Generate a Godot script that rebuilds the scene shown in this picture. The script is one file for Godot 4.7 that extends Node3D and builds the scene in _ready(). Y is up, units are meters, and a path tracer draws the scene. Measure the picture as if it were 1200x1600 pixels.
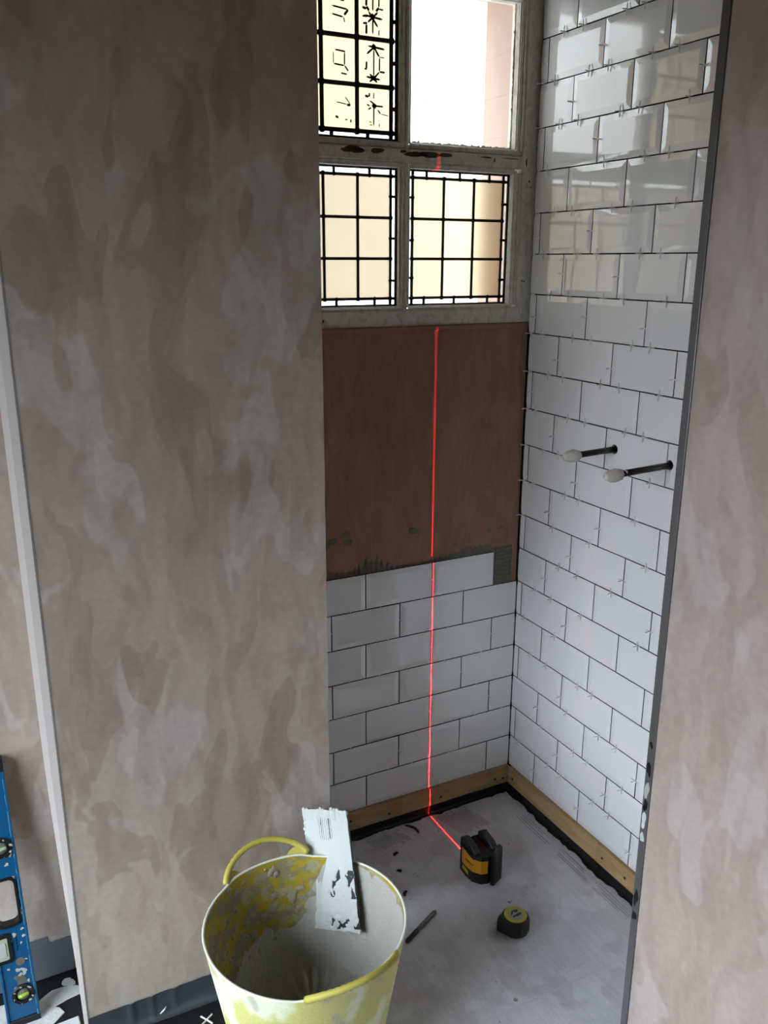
extends Node3D
# Shower alcove being tiled, seen from the bathroom. Metres, y up; the inner corner of the alcove is x = 0, z = 0, floor y = 0.

const ORD := ["first", "second", "third", "fourth", "fifth", "sixth", "seventh", "eighth", "ninth", "tenth", "eleventh", "twelfth", "thirteenth", "fourteenth", "fifteenth", "sixteenth", "seventeenth", "eighteenth", "nineteenth", "twentieth", "twenty-first", "twenty-second", "twenty-third", "twenty-fourth"]
const PH := 0.102      # tile pitch up
const PW := 0.2049     # tile pitch along
const GAP := 0.0030
const Y0 := 0.0896     # top of the battens
var M := {}
var taken := {}
var cache := {}
var rng := RandomNumberGenerator.new()

func _ready() -> void:
	rng.seed = 7
	setup_view()
	make_materials()
	room_shell()
	pier_and_box()
	tiled_walls()
	alcove_window()
	battens()
	floor_things()
	pipes()
	spacers()
	bucket(Vector3(-0.926, 0, 0.615))
	trowel()
	laser_level()
	tape_measure()
	marker()
	spirit_level()
	scraps()

func setup_view() -> void:
	var cam := Camera3D.new()
	cam.name = "camera"
	cam.fov = rad_to_deg(2.0 * atan(800.0 / 1346.9))
	cam.near = 0.02
	cam.far = 100.0
	cam.position = Vector3(-1.43167, 1.60173, 1.93407)
	cam.rotation = Vector3(deg_to_rad(-16.238), deg_to_rad(-27.1323), deg_to_rad(0.1772))
	add_child(cam)
	var env := Environment.new()
	var sky := Sky.new()
	var sm := ProceduralSkyMaterial.new()
	# overcast: zenith three times as bright as the horizon, the same all round
	sm.sky_top_color = Color(0.83, 0.88, 0.94)
	sm.sky_horizon_color = Color(0.507, 0.537, 0.575)
	sm.sky_curve = 0.6
	sm.ground_horizon_color = Color(0.24, 0.24, 0.23)
	sm.ground_bottom_color = Color(0.22, 0.22, 0.215)
	sm.sun_angle_max = 0.0
	sky.sky_material = sm
	env.background_mode = Environment.BG_SKY
	env.background_energy_multiplier = 38.0
	env.sky = sky
	env.tonemap_mode = Environment.TONE_MAPPER_LINEAR
	env.tonemap_exposure = 1.0
	env.sdfgi_enabled = true
	env.ssao_enabled = true
	env.ssil_enabled = true
	var we := WorldEnvironment.new()
	we.name = "environment"
	we.environment = env
	add_child(we)

# ---------------------------------------------------------------- helpers
func numbered(n: String) -> String:
	if not taken.has(n):
		taken[n] = 0
		return n
	taken[n] += 1
	return "%s_%03d" % [n, taken[n]]

func tag(o: Node3D, label: String, category := "", group := "", kind := "") -> Node3D:
	if label: o.set_meta("label", label)
	if category: o.set_meta("category", category)
	if group: o.set_meta("group", group)
	if kind: o.set_meta("kind", kind)
	return o

func root(called: String, at := Vector3.ZERO, kind := "") -> Node3D:
	var o := Node3D.new()
	o.name = numbered(called)
	o.position = at
	if kind: o.set_meta("kind", kind)
	add_child(o)
	return o

func put(called: String, mesh: Mesh, mat: Material, parent: Node3D = null, at := Vector3.ZERO) -> MeshInstance3D:
	var o := MeshInstance3D.new()
	o.mesh = mesh
	o.material_override = mat
	o.position = at
	if parent == null:
		o.name = numbered(called)
		add_child(o)
	else:
		o.name = called
		parent.add_child(o, true)
	return o

func begin(smooth := false) -> SurfaceTool:
	var st := SurfaceTool.new()
	st.begin(Mesh.PRIMITIVE_TRIANGLES)
	st.set_smooth_group(0 if smooth else -1)
	return st

func done(st: SurfaceTool) -> ArrayMesh:
	st.generate_normals()
	return st.commit()

func tri(st: SurfaceTool, a: Vector3, b: Vector3, c: Vector3, o: Vector3) -> void:
	if (c - a).cross(b - a).dot(o) < 0.0:
		var t := b
		b = c
		c = t
	st.add_vertex(a)
	st.add_vertex(b)
	st.add_vertex(c)

func quad(st: SurfaceTool, a: Vector3, b: Vector3, c: Vector3, d: Vector3, o: Vector3) -> void:
	tri(st, a, b, c, o)
	tri(st, a, c, d, o)

func add_box(st: SurfaceTool, c: Vector3, s: Vector3, b := 0.0, basis := Basis()) -> void:
	# box with chamfered edges
	var h := s * 0.5
	b = minf(b, minf(h.x, minf(h.y, h.z)) * 0.95)
	if b <= 0.0: b = 0.00001
	var V := func(sx: float, sy: float, sz: float, ax: int) -> Vector3:
		var v := Vector3(sx * (h.x - (0.0 if ax == 0 else b)), sy * (h.y - (0.0 if ax == 1 else b)), sz * (h.z - (0.0 if ax == 2 else b)))
		return c + basis * v
	for s1 in [-1.0, 1.0]:
		quad(st, V.call(s1, -1, -1, 0), V.call(s1, 1, -1, 0), V.call(s1, 1, 1, 0), V.call(s1, -1, 1, 0), basis * Vector3(s1, 0, 0))
		quad(st, V.call(-1, s1, -1, 1), V.call(1, s1, -1, 1), V.call(1, s1, 1, 1), V.call(-1, s1, 1, 1), basis * Vector3(0, s1, 0))
		quad(st, V.call(-1, -1, s1, 2), V.call(1, -1, s1, 2), V.call(1, 1, s1, 2), V.call(-1, 1, s1, 2), basis * Vector3(0, 0, s1))
	if b < 0.0001: return
	for s1 in [-1.0, 1.0]:
		for s2 in [-1.0, 1.0]:
			quad(st, V.call(s1, s2, -1, 0), V.call(s1, s2, 1, 0), V.call(s1, s2, 1, 1), V.call(s1, s2, -1, 1), basis * Vector3(s1, s2, 0))
			quad(st, V.call(s1, -1, s2, 0), V.call(s1, 1, s2, 0), V.call(s1, 1, s2, 2), V.call(s1, -1, s2, 2), basis * Vector3(s1, 0, s2))
			quad(st, V.call(-1, s1, s2, 1), V.call(1, s1, s2, 1), V.call(1, s1, s2, 2), V.call(-1, s1, s2, 2), basis * Vector3(0, s1, s2))
			for s3 in [-1.0, 1.0]:
				tri(st, V.call(s1, s2, s3, 0), V.call(s1, s2, s3, 1), V.call(s1, s2, s3, 2), basis * Vector3(s1, s2, s3))

func box(s: Vector3, b := 0.0) -> ArrayMesh:
	var st := begin()
	add_box(st, Vector3.ZERO, s, b)
	return done(st)

func wall_box(lo: Vector3, hi: Vector3) -> ArrayMesh:
	var st := begin()
	add_box(st, (lo + hi) * 0.5, hi - lo, 0.0)
	return done(st)

func inset(p: PackedVector2Array, d: float) -> PackedVector2Array:
	var n := p.size()
	var area := 0.0
	for i in n: area += p[i].cross(p[(i + 1) % n])
	var sg := signf(area)
	var out := PackedVector2Array()
	for i in n:
		var a := (p[i] - p[(i + n - 1) % n]).normalized()
		var b := (p[(i + 1) % n] - p[i]).normalized()
		var na := Vector2(-a.y, a.x) * sg
		var nb := Vector2(-b.y, b.x) * sg
		var m := (na + nb)
		var k := maxf(0.35, 1.0 + na.dot(nb))
		out.append(p[i] + m * (d / k))
	return out

func add_prism(st: SurfaceTool, p: PackedVector2Array, z0: float, z1: float, bev := 0.0, T := Transform3D()) -> void:
	# polygon in xy extruded along z; both ends chamfered by bev
	var n := p.size()
	var q := inset(p, bev) if bev > 0.0 else p
	var idx := Geometry2D.triangulate_polygon(q)
	for side in 2:
		var z := z1 if side == 1 else z0
		var o := T.basis * Vector3(0, 0, 1 if side == 1 else -1)
		for k in range(0, idx.size(), 3):
			tri(st, T * Vector3(q[idx[k]].x, q[idx[k]].y, z), T * Vector3(q[idx[k + 1]].x, q[idx[k + 1]].y, z), T * Vector3(q[idx[k + 2]].x, q[idx[k + 2]].y, z), o)
	var area := 0.0
	for i in n: area += p[i].cross(p[(i + 1) % n])
	var sg := signf(area)
	for i in n:
		var j := (i + 1) % n
		var e := (p[j] - p[i])
		var o2 := Vector2(e.y, -e.x) * sg
		var o := T.basis * Vector3(o2.x, o2.y, 0)
		quad(st, T * Vector3(p[i].x, p[i].y, z0 + bev), T * Vector3(p[j].x, p[j].y, z0 + bev), T * Vector3(p[j].x, p[j].y, z1 - bev), T * Vector3(p[i].x, p[i].y, z1 - bev), o)
		if bev > 0.0:
			quad(st, T * Vector3(p[i].x, p[i].y, z1 - bev), T * Vector3(p[j].x, p[j].y, z1 - bev), T * Vector3(q[j].x, q[j].y, z1), T * Vector3(q[i].x, q[i].y, z1), o + T.basis * Vector3(0, 0, o2.length()))
			quad(st, T * Vector3(p[i].x, p[i].y, z0 + bev), T * Vector3(p[j].x, p[j].y, z0 + bev), T * Vector3(q[j].x, q[j].y, z0), T * Vector3(q[i].x, q[i].y, z0), o - T.basis * Vector3(0, 0, o2.length()))

func prism(p: PackedVector2Array, z0: float, z1: float, bev := 0.0, T := Transform3D()) -> ArrayMesh:
	var st := begin()
	add_prism(st, p, z0, z1, bev, T)
	return done(st)

func rrect(w: float, h: float, r: float, n := 4) -> PackedVector2Array:
	var out := PackedVector2Array()
	for c in 4:
		var cx := (w * 0.5 - r) * (1 if c == 0 or c == 3 else -1)
		var cy := (h * 0.5 - r) * (1 if c < 2 else -1)
		for k in n + 1:
			var a := PI * 0.5 * (c + float(k) / n)
			out.append(Vector2(cx + cos(a) * r, cy + sin(a) * r))
	return out

func circle(r: float, n := 24, c := Vector2.ZERO) -> PackedVector2Array:
	var out := PackedVector2Array()
	for k in n: out.append(c + Vector2(cos(TAU * k / n), sin(TAU * k / n)) * r)
	return out

func blob(r: float, n: int, rough: float, stretch := Vector2.ONE) -> PackedVector2Array:
	var out := PackedVector2Array()
	var ph1 := rng.randf() * TAU
	var ph2 := rng.randf() * TAU
	for k in n:
		var a := TAU * k / n
		var rr := r * (1.0 + rough * (0.5 * sin(2.0 * a + ph1) + 0.35 * sin(3.0 * a + ph2)) + rng.randf_range(-rough, rough) * 0.45)
		out.append(Vector2(cos(a), sin(a)) * rr * stretch)
	return out

func add_grid(st: SurfaceTool, rows: Array, closed_u := false, flip := false, uvs: Array = []) -> void:
	# rows: Array of PackedVector3Array of equal length
	for j in rows.size() - 1:
		var A: PackedVector3Array = rows[j]
		var B: PackedVector3Array = rows[j + 1]
		var n := A.size()
		for i in (n if closed_u else n - 1):
			var k := (i + 1) % n
			var q := [A[i], B[i], B[k], A[i], B[k], A[k]]
			var u0 := float(i) / (n if closed_u else n - 1)
			var u1 := float(i + 1) / (n if closed_u else n - 1)
			var v0 := float(j) / (rows.size() - 1)
			var v1 := float(j + 1) / (rows.size() - 1)
			var t := [Vector2(u0, v0), Vector2(u0, v1), Vector2(u1, v1), Vector2(u0, v0), Vector2(u1, v1), Vector2(u1, v0)]
			var order := [0, 2, 1, 3, 5, 4] if flip else [0, 1, 2, 3, 4, 5]
			for m in order:
				st.set_uv(t[m])
				st.add_vertex(q[m])

func grid(rows: Array, closed_u := false, flip := false, smooth := true) -> ArrayMesh:
	var st := begin(smooth)
	add_grid(st, rows, closed_u, flip)
	return done(st)

func add_tube(st: SurfaceTool, path: PackedVector3Array, radii: Array, seg := 10, caps := true) -> void:
	var rows := []
	var up := Vector3.UP
	for i in path.size():
		var d := (path[mini(i + 1, path.size() - 1)] - path[maxi(i - 1, 0)]).normalized()
		if absf(d.dot(up)) > 0.95: up = Vector3.RIGHT if absf(d.x) < 0.9 else Vector3.FORWARD
		var x := up.cross(d).normalized()
		var y := d.cross(x).normalized()
		up = y
		var row := PackedVector3Array()
		var r: float = radii[mini(i, radii.size() - 1)]
		for k in seg:
			var a := TAU * k / seg
			row.append(path[i] + (x * cos(a) + y * sin(a)) * r)
		rows.append(row)
	add_grid(st, rows, true, false)
	if caps:
		for e in 2:
			var row: PackedVector3Array = rows[0] if e == 0 else rows[-1]
			var c := path[0] if e == 0 else path[-1]
			var o := (path[0] - path[1]) if e == 0 else (path[-1] - path[-2])
			for k in seg: tri(st, c, row[k], row[(k + 1) % seg], o)

func tube(path: PackedVector3Array, radii: Array, seg := 10, smooth := true) -> ArrayMesh:
	var st := begin(smooth)
	add_tube(st, path, radii, seg)
	return done(st)

func lathe(prof: Array, seg := 24, smooth := true) -> ArrayMesh:
	# profile of Vector2(r, y) from bottom outside up
	var st := begin(smooth)
	var rows := []
	for p in prof:
		var row := PackedVector3Array()
		for k in seg:
			var a := TAU * k / seg
			row.append(Vector3(cos(a) * p.x, p.y, sin(a) * p.x))
		rows.append(row)
	add_grid(st, rows, true, false)
	return done(st)

func noise(sd: int, f: float, oct := 3) -> FastNoiseLite:
	var n := FastNoiseLite.new()
	n.seed = sd
	n.noise_type = FastNoiseLite.TYPE_SIMPLEX_SMOOTH
	n.frequency = f
	n.fractal_octaves = oct
	return n

func ntex(sd: int, f: float, lo: Color, hi: Color, size := 512, oct := 4) -> NoiseTexture2D:
	var t := NoiseTexture2D.new()
	t.width = size
	t.height = size
	t.seamless = true
	t.noise = noise(sd, f, oct)
	var g := Gradient.new()
	g.set_color(0, lo)
	g.set_color(1, hi)
	t.color_ramp = g
	return t

func mat(c: Color, rough := 0.6, metal := 0.0) -> StandardMaterial3D:
	var m := StandardMaterial3D.new()
	m.albedo_color = c
	m.roughness = rough
	m.metallic = metal
	return m

func relief(m: StandardMaterial3D, sd: int, f: float, height_cm: float, scale := 2.0, size := 512) -> void:
	m.uv1_triplanar = true
	m.uv1_world_triplanar = true
	m.uv1_scale = Vector3.ONE * scale
	m.heightmap_enabled = true
	m.heightmap_texture = ntex(sd, f, Color.BLACK, Color.WHITE, size)
	m.heightmap_scale = height_cm

func triplanar(m: StandardMaterial3D, tex: Texture2D, scale: float) -> void:
	m.albedo_texture = tex
	m.uv1_triplanar = true
	m.uv1_world_triplanar = true
	m.uv1_scale = Vector3.ONE * scale

# ---------------------------------------------------------------- materials
func mixc(a: Color, b: Color, t: float) -> Color:
	return a.lerp(b, clampf(t, 0.0, 1.0))

func plaster_image(size: int, sd: int, A: Color, B: Color, C: Color, D: Color) -> ImageTexture:
	# skimmed plaster drying unevenly: broad tone, sharp-edged trowel patches drawn out upright, fine streaks
	var im := Image.create(size, size, false, Image.FORMAT_RGB8)
	var low := noise(sd, 2.2, 3)
	var warp := noise(sd + 1, 5.0, 2)
	var patch := noise(sd + 2, 5.5, 4)
	var patch2 := noise(sd + 3, 8.0, 3)
	var streak := noise(sd + 4, 26.0, 2)
	var grain := noise(sd + 5, 120.0, 2)
	for j in size:
		var v := float(j) / size
		for i in size:
			var u := float(i) / size
			var w := warp.get_noise_2d(u * 3.0, v * 1.5) * 0.035
			var c := mixc(A, B, 0.5 + 1.1 * low.get_noise_2d(u * 1.2, v * 0.8))
			var p := patch.get_noise_2d(u * 1.9 + w, v * 0.8 - w)
			c = mixc(c, D, 0.5 * smoothstep(0.12, 0.17, p) + 0.25 * smoothstep(0.3, 0.34, p))
			var q := patch2.get_noise_2d(u * 1.3 - w, v * 0.75 + w)
			c = mixc(c, C, 0.55 * smoothstep(0.16, 0.3, q))
			c = mixc(c, D, 0.22 * smoothstep(0.10, 0.2, patch2.get_noise_2d(u * 3.4 + 9.0 + w, v * 1.6)))
			var g := streak.get_noise_2d(u * 2.2 + w, v * 0.35) * 0.035 + grain.get_noise_2d(u, v) * 0.02
			im.set_pixel(i, j, Color(clampf(c.r + g, 0, 1), clampf(c.g + g, 0, 1), clampf(c.b + g, 0, 1)))
	return ImageTexture.create_from_image(im)

func board_image(size: int) -> ImageTexture:
	# cement board: grey, cloudy, with adhesive film, scrape lines, drips and dark specks
	var im := Image.create(size, size, false, Image.FORMAT_RGB8)
	var low := noise(31, 3.0, 4)
	var film := noise(32, 7.0, 4)
	var grain := noise(33, 160.0, 2)
	var scr := noise(34, 40.0, 2)
	for j in size:
		var v := float(j) / size
		for i in size:
			var u := float(i) / size
			var c := mixc(Color(0.765, 0.76, 0.765), Color(0.82, 0.82, 0.83), 0.5 + 1.2 * low.get_noise_2d(u, v))
			c = mixc(c, Color(0.86, 0.86, 0.865), 0.5 * smoothstep(0.1, 0.35, film.get_noise_2d(u, v)))
			c = mixc(c, Color(0.66, 0.65, 0.65), 0.35 * smoothstep(0.15, 0.42, film.get_noise_2d(u + 5.0, v)))
			var g := grain.get_noise_2d(u, v) * 0.03 + scr.get_noise_2d(u * 2.0, v * 0.2) * 0.025
			im.set_pixel(i, j, Color(c.r + g, c.g + g, c.b + g))
	var r := RandomNumberGenerator.new()
	r.seed = 5
	for k in 150:
		var x := r.randi_range(4, size - 12)
		var y := r.randi_range(4, size - 12)
		var s := 1 if r.randf() < 0.8 else r.randi_range(2, 4)
		var col := Color(0.26, 0.25, 0.25) if r.randf() < 0.6 else Color(0.74, 0.73, 0.72)
		for a in range(-s, s + 1):
			for b in range(-s, s + 1):
				if a * a + b * b <= s * s + 1 and r.randf() < 0.8:
					im.set_pixel(x + a + s, y + b + s, im.get_pixel(x + a + s, y + b + s).lerp(col, 0.6))
	for k in 26: # scuffs and shallow scrapes
		var p := Vector2(r.randf(), r.randf()) * size * 0.9
		var d := Vector2.from_angle(r.randf() * TAU) * 1.0
		var col := Color(0.38, 0.37, 0.37) if r.randf() < 0.5 else Color(0.70, 0.69, 0.70)
		for t in r.randi_range(12, 70):
			p += d
			d = d.rotated(r.randf_range(-0.06, 0.06))
			if p.x > 1 and p.y > 1 and p.x < size - 2 and p.y < size - 2:
				im.set_pixel(int(p.x), int(p.y), im.get_pixel(int(p.x), int(p.y)).lerp(col, 0.5))
	return ImageTexture.create_from_image(im)

func patch_image(w: int, h: int, sd: int, base: Color, over: Color, third: Color, fx: float, fy: float, t0: float, t1: float) -> ImageTexture:
	var im := Image.create(w, h, false, Image.FORMAT_RGB8)
	var a := noise(sd, 1.0, 4)
	var b := noise(sd + 1, 1.0, 3)
	var g := noise(sd + 2, 30.0, 2)
	for j in h:
		for i in w:
			var u := float(i) / w
			var v := float(j) / h
			# wrap in u
			var ux := cos(u * TAU) * fx
			var uz := sin(u * TAU) * fx
			var n := a.get_noise_3d(ux, v * fy, uz)
			var c := mixc(base, over, smoothstep(t0, t1, n))
			c = mixc(c, third, 0.7 * smoothstep(0.1, 0.4, b.get_noise_3d(ux * 1.7, v * fy * 1.6, uz * 1.7)))
			var k := g.get_noise_2d(u * 6.0, v * 3.0) * 0.05
			im.set_pixel(i, j, Color(clampf(c.r + k, 0, 1), clampf(c.g + k, 0, 1), clampf(c.b + k, 0, 1)))
	return ImageTexture.create_from_image(im)

func glass(c: Color, a: float, rough: float) -> StandardMaterial3D:
	var m := mat(Color(c.r, c.g, c.b, a), rough)
	m.transparency = BaseMaterial3D.TRANSPARENCY_ALPHA
	m.refraction_enabled = true
	m.refraction_scale = 0.05
	return m

func make_materials() -> void:
	var pl := mat(Color.WHITE, 0.85)
	triplanar(pl, plaster_image(1400, 11, Color(0.69, 0.635, 0.585), Color(0.625, 0.56, 0.50), Color(0.715, 0.685, 0.66), Color(0.56, 0.49, 0.425)), 1.0 / 2.6)
	M.plaster = pl
	var ps := mat(Color.WHITE, 0.85)
	triplanar(ps, plaster_image(900, 27, Color(0.715, 0.65, 0.61), Color(0.67, 0.60, 0.55), Color(0.735, 0.69, 0.67), Color(0.64, 0.57, 0.52)), 1.0 / 2.6)
	M.plaster_soft = ps
	var pw := mat(Color.WHITE, 0.8)
	triplanar(pw, plaster_image(512, 71, Color(0.60, 0.455, 0.365), Color(0.57, 0.425, 0.34), Color(0.615, 0.475, 0.385), Color(0.565, 0.42, 0.335)), 1.0 / 1.6)
	M.wet_plaster = pw
	M.white_plaster = mat(Color(0.645, 0.615, 0.585), 0.85)
	relief(M.white_plaster, 8, 0.02, 0.05, 4.0)
	var fl := mat(Color.WHITE, 0.75)
	triplanar(fl, board_image(1024), 1.0 / 1.3)
	M.board = fl
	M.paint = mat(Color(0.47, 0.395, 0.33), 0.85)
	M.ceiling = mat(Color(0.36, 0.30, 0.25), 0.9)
	M.render = mat(Color(0.79, 0.785, 0.76), 0.9)
	M.outer_reveal = mat(Color(0.72, 0.62, 0.56), 0.85)
	M.tanking = mat(Color(0.055, 0.057, 0.062), 0.45)
	relief(M.tanking, 21, 0.03, 0.08, 5.0)
	M.tanking_grey = mat(Color(0.225, 0.25, 0.275), 0.5)
	relief(M.tanking_grey, 22, 0.015, 0.05, 4.0)
	M.tanking_pale = mat(Color(0.36, 0.39, 0.41), 0.6)
	M.black_floor = mat(Color(0.045, 0.05, 0.055), 0.55)
	M.tile = mat(Color(0.90, 0.895, 0.885), 0.06)
	M.tile.clearcoat_enabled = true
	M.tile.clearcoat = 1.0
	M.tile.metallic_specular = 0.6
	M.tile.clearcoat_roughness = 0.03
	M.shaded_biscuit = mat(Color(0.36, 0.35, 0.33), 0.9)  # unglazed tile sides, colour darkened to put deep shade into the joints
	M.plastic = mat(Color(0.86, 0.85, 0.83), 0.4)
	M.frame = mat(Color(0.70, 0.685, 0.64), 0.5)
	triplanar(M.frame, patch_image(512, 512, 41, Color(0.85, 0.825, 0.77), Color(0.81, 0.785, 0.725), Color(0.74, 0.70, 0.63), 3.0, 14.0, 0.0, 0.4), 1.6)
	M.frame.albedo_color = Color(1, 1, 1)
	M.bare_timber = mat(Color(0.33, 0.235, 0.165), 0.85)
	M.lead = mat(Color(0.075, 0.07, 0.065), 0.6, 0.1)
	M.amber = glass(Color(0.67, 0.605, 0.495), 0.0, 0.42)
	M.amber_b = glass(Color(0.69, 0.637, 0.53), 0.0, 0.36)
	M.rose = glass(Color(0.60, 0.54, 0.462), 0.0, 0.42)
	M.painted = glass(Color(0.705, 0.635, 0.505), 0.0, 0.4)
	M.clear = mat(Color(0.95, 0.98, 1.0, 0.04), 0.03)
	M.clear.transparency = BaseMaterial3D.TRANSPARENCY_ALPHA
	M.mark = mat(Color(0.16, 0.12, 0.08), 0.8)
	M.faint_mark = mat(Color(0.40, 0.33, 0.24), 0.8)
	var wd := mat(Color.WHITE, 0.7)
	triplanar(wd, wood_image(), 1.0)
	wd.uv1_world_triplanar = false
	M.timber = wd
	M.metal = mat(Color(0.50, 0.50, 0.50), 0.36, 0.7)
	relief(M.metal, 51, 0.01, 0.02, 6.0)
	M.pipe = mat(Color(0.20, 0.165, 0.14), 0.35, 0.75)
	M.tape = mat(Color(0.80, 0.77, 0.72), 0.7)
	relief(M.tape, 47, 0.06, 0.12, 9.0)
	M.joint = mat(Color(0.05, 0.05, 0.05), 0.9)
	M.hole = mat(Color(0.03, 0.03, 0.03), 0.9)
	M.screw = mat(Color(0.16, 0.13, 0.09), 0.5, 0.6)
	M.adhesive = mat(Color(0.66, 0.65, 0.605), 0.85)
	relief(M.adhesive, 61, 0.03, 0.18, 6.0)
	M.adhesive_drab = mat(Color(0.58, 0.56, 0.47), 0.9)
	M.adhesive_dark = mat(Color(0.44, 0.42, 0.37), 0.9)
	M.adhesive_white = mat(Color(0.76, 0.775, 0.75), 0.85)
	relief(M.adhesive_white, 62, 0.02, 0.12, 8.0)
	M.steel = mat(Color(0.30, 0.31, 0.31), 0.4, 0.7)
	var bo := mat(Color.WHITE, 0.55)
	bo.albedo_texture = patch_image(512, 256, 81, Color(0.80, 0.79, 0.48), Color(0.88, 0.89, 0.76), Color(0.70, 0.68, 0.60), 1.6, 2.4, -0.05, 0.25)
	M.tub_out = bo
	var bi := mat(Color.WHITE, 0.7)
	bi.albedo_texture = patch_image(768, 384, 91, Color(0.64, 0.56, 0.13), Color(0.53, 0.50, 0.37), Color(0.62, 0.60, 0.52), 2.6, 7.0, -0.12, 0.16)
	M.tub_in = bi
	M.tub_rim = mat(Color(0.88, 0.88, 0.80), 0.6)
	M.tub_handle = mat(Color(0.72, 0.67, 0.30), 0.6)
	M.rubber = mat(Color(0.035, 0.035, 0.035), 0.5)
	M.rubber_grey = mat(Color(0.12, 0.12, 0.12), 0.5)
	M.yellow = mat(Color(0.82, 0.56, 0.05), 0.45)
	M.yellow_dirty = mat(Color(0.72, 0.66, 0.16), 0.55)
	M.label_grey = mat(Color(0.60, 0.59, 0.53), 0.6)
	M.pen = mat(Color(0.38, 0.37, 0.36), 0.5)
	M.blue = mat(Color(0.015, 0.30, 0.46), 0.4)
	relief(M.blue, 55, 0.04, 0.01, 6.0)
	M.blue_worn = mat(Color(0.25, 0.47, 0.56), 0.6)
	M.splash = mat(Color(0.66, 0.65, 0.62), 0.9)
	M.vial = mat(Color(0.55, 0.68, 0.22), 0.12)
	M.vial_clear = mat(Color(0.62, 0.66, 0.56), 0.15)
	M.sticker = mat(Color(0.36, 0.36, 0.32), 0.7)
	M.red_lens = mat(Color(0.9, 0.05, 0.05), 0.3)
	M.red_lens.emission_enabled = true
	M.red_lens.emission = Color(1.0, 0.05, 0.05)
	M.red_lens.emission_energy_multiplier = 1.0

func wood_image() -> ImageTexture:
	var im := Image.create(512, 512, false, Image.FORMAT_RGB8)
	var n := noise(15, 3.0, 3)
	var f := noise(16, 60.0, 2)
	for j in 512:
		for i in 512:
			var u := i / 512.0
			var v := j / 512.0
			var ring := sin((v * 70.0 + n.get_noise_2d(u * 0.5, v * 3.0) * 9.0)) * 0.5 + 0.5
			var c := mixc(Color(0.70, 0.585, 0.42), Color(0.63, 0.50, 0.335), ring * 0.8)
			var g := f.get_noise_2d(u * 0.2, v * 4.0) * 0.05
			im.set_pixel(i, j, Color(c.r + g, c.g + g, c.b + g))
	return ImageTexture.create_from_image(im)

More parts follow.
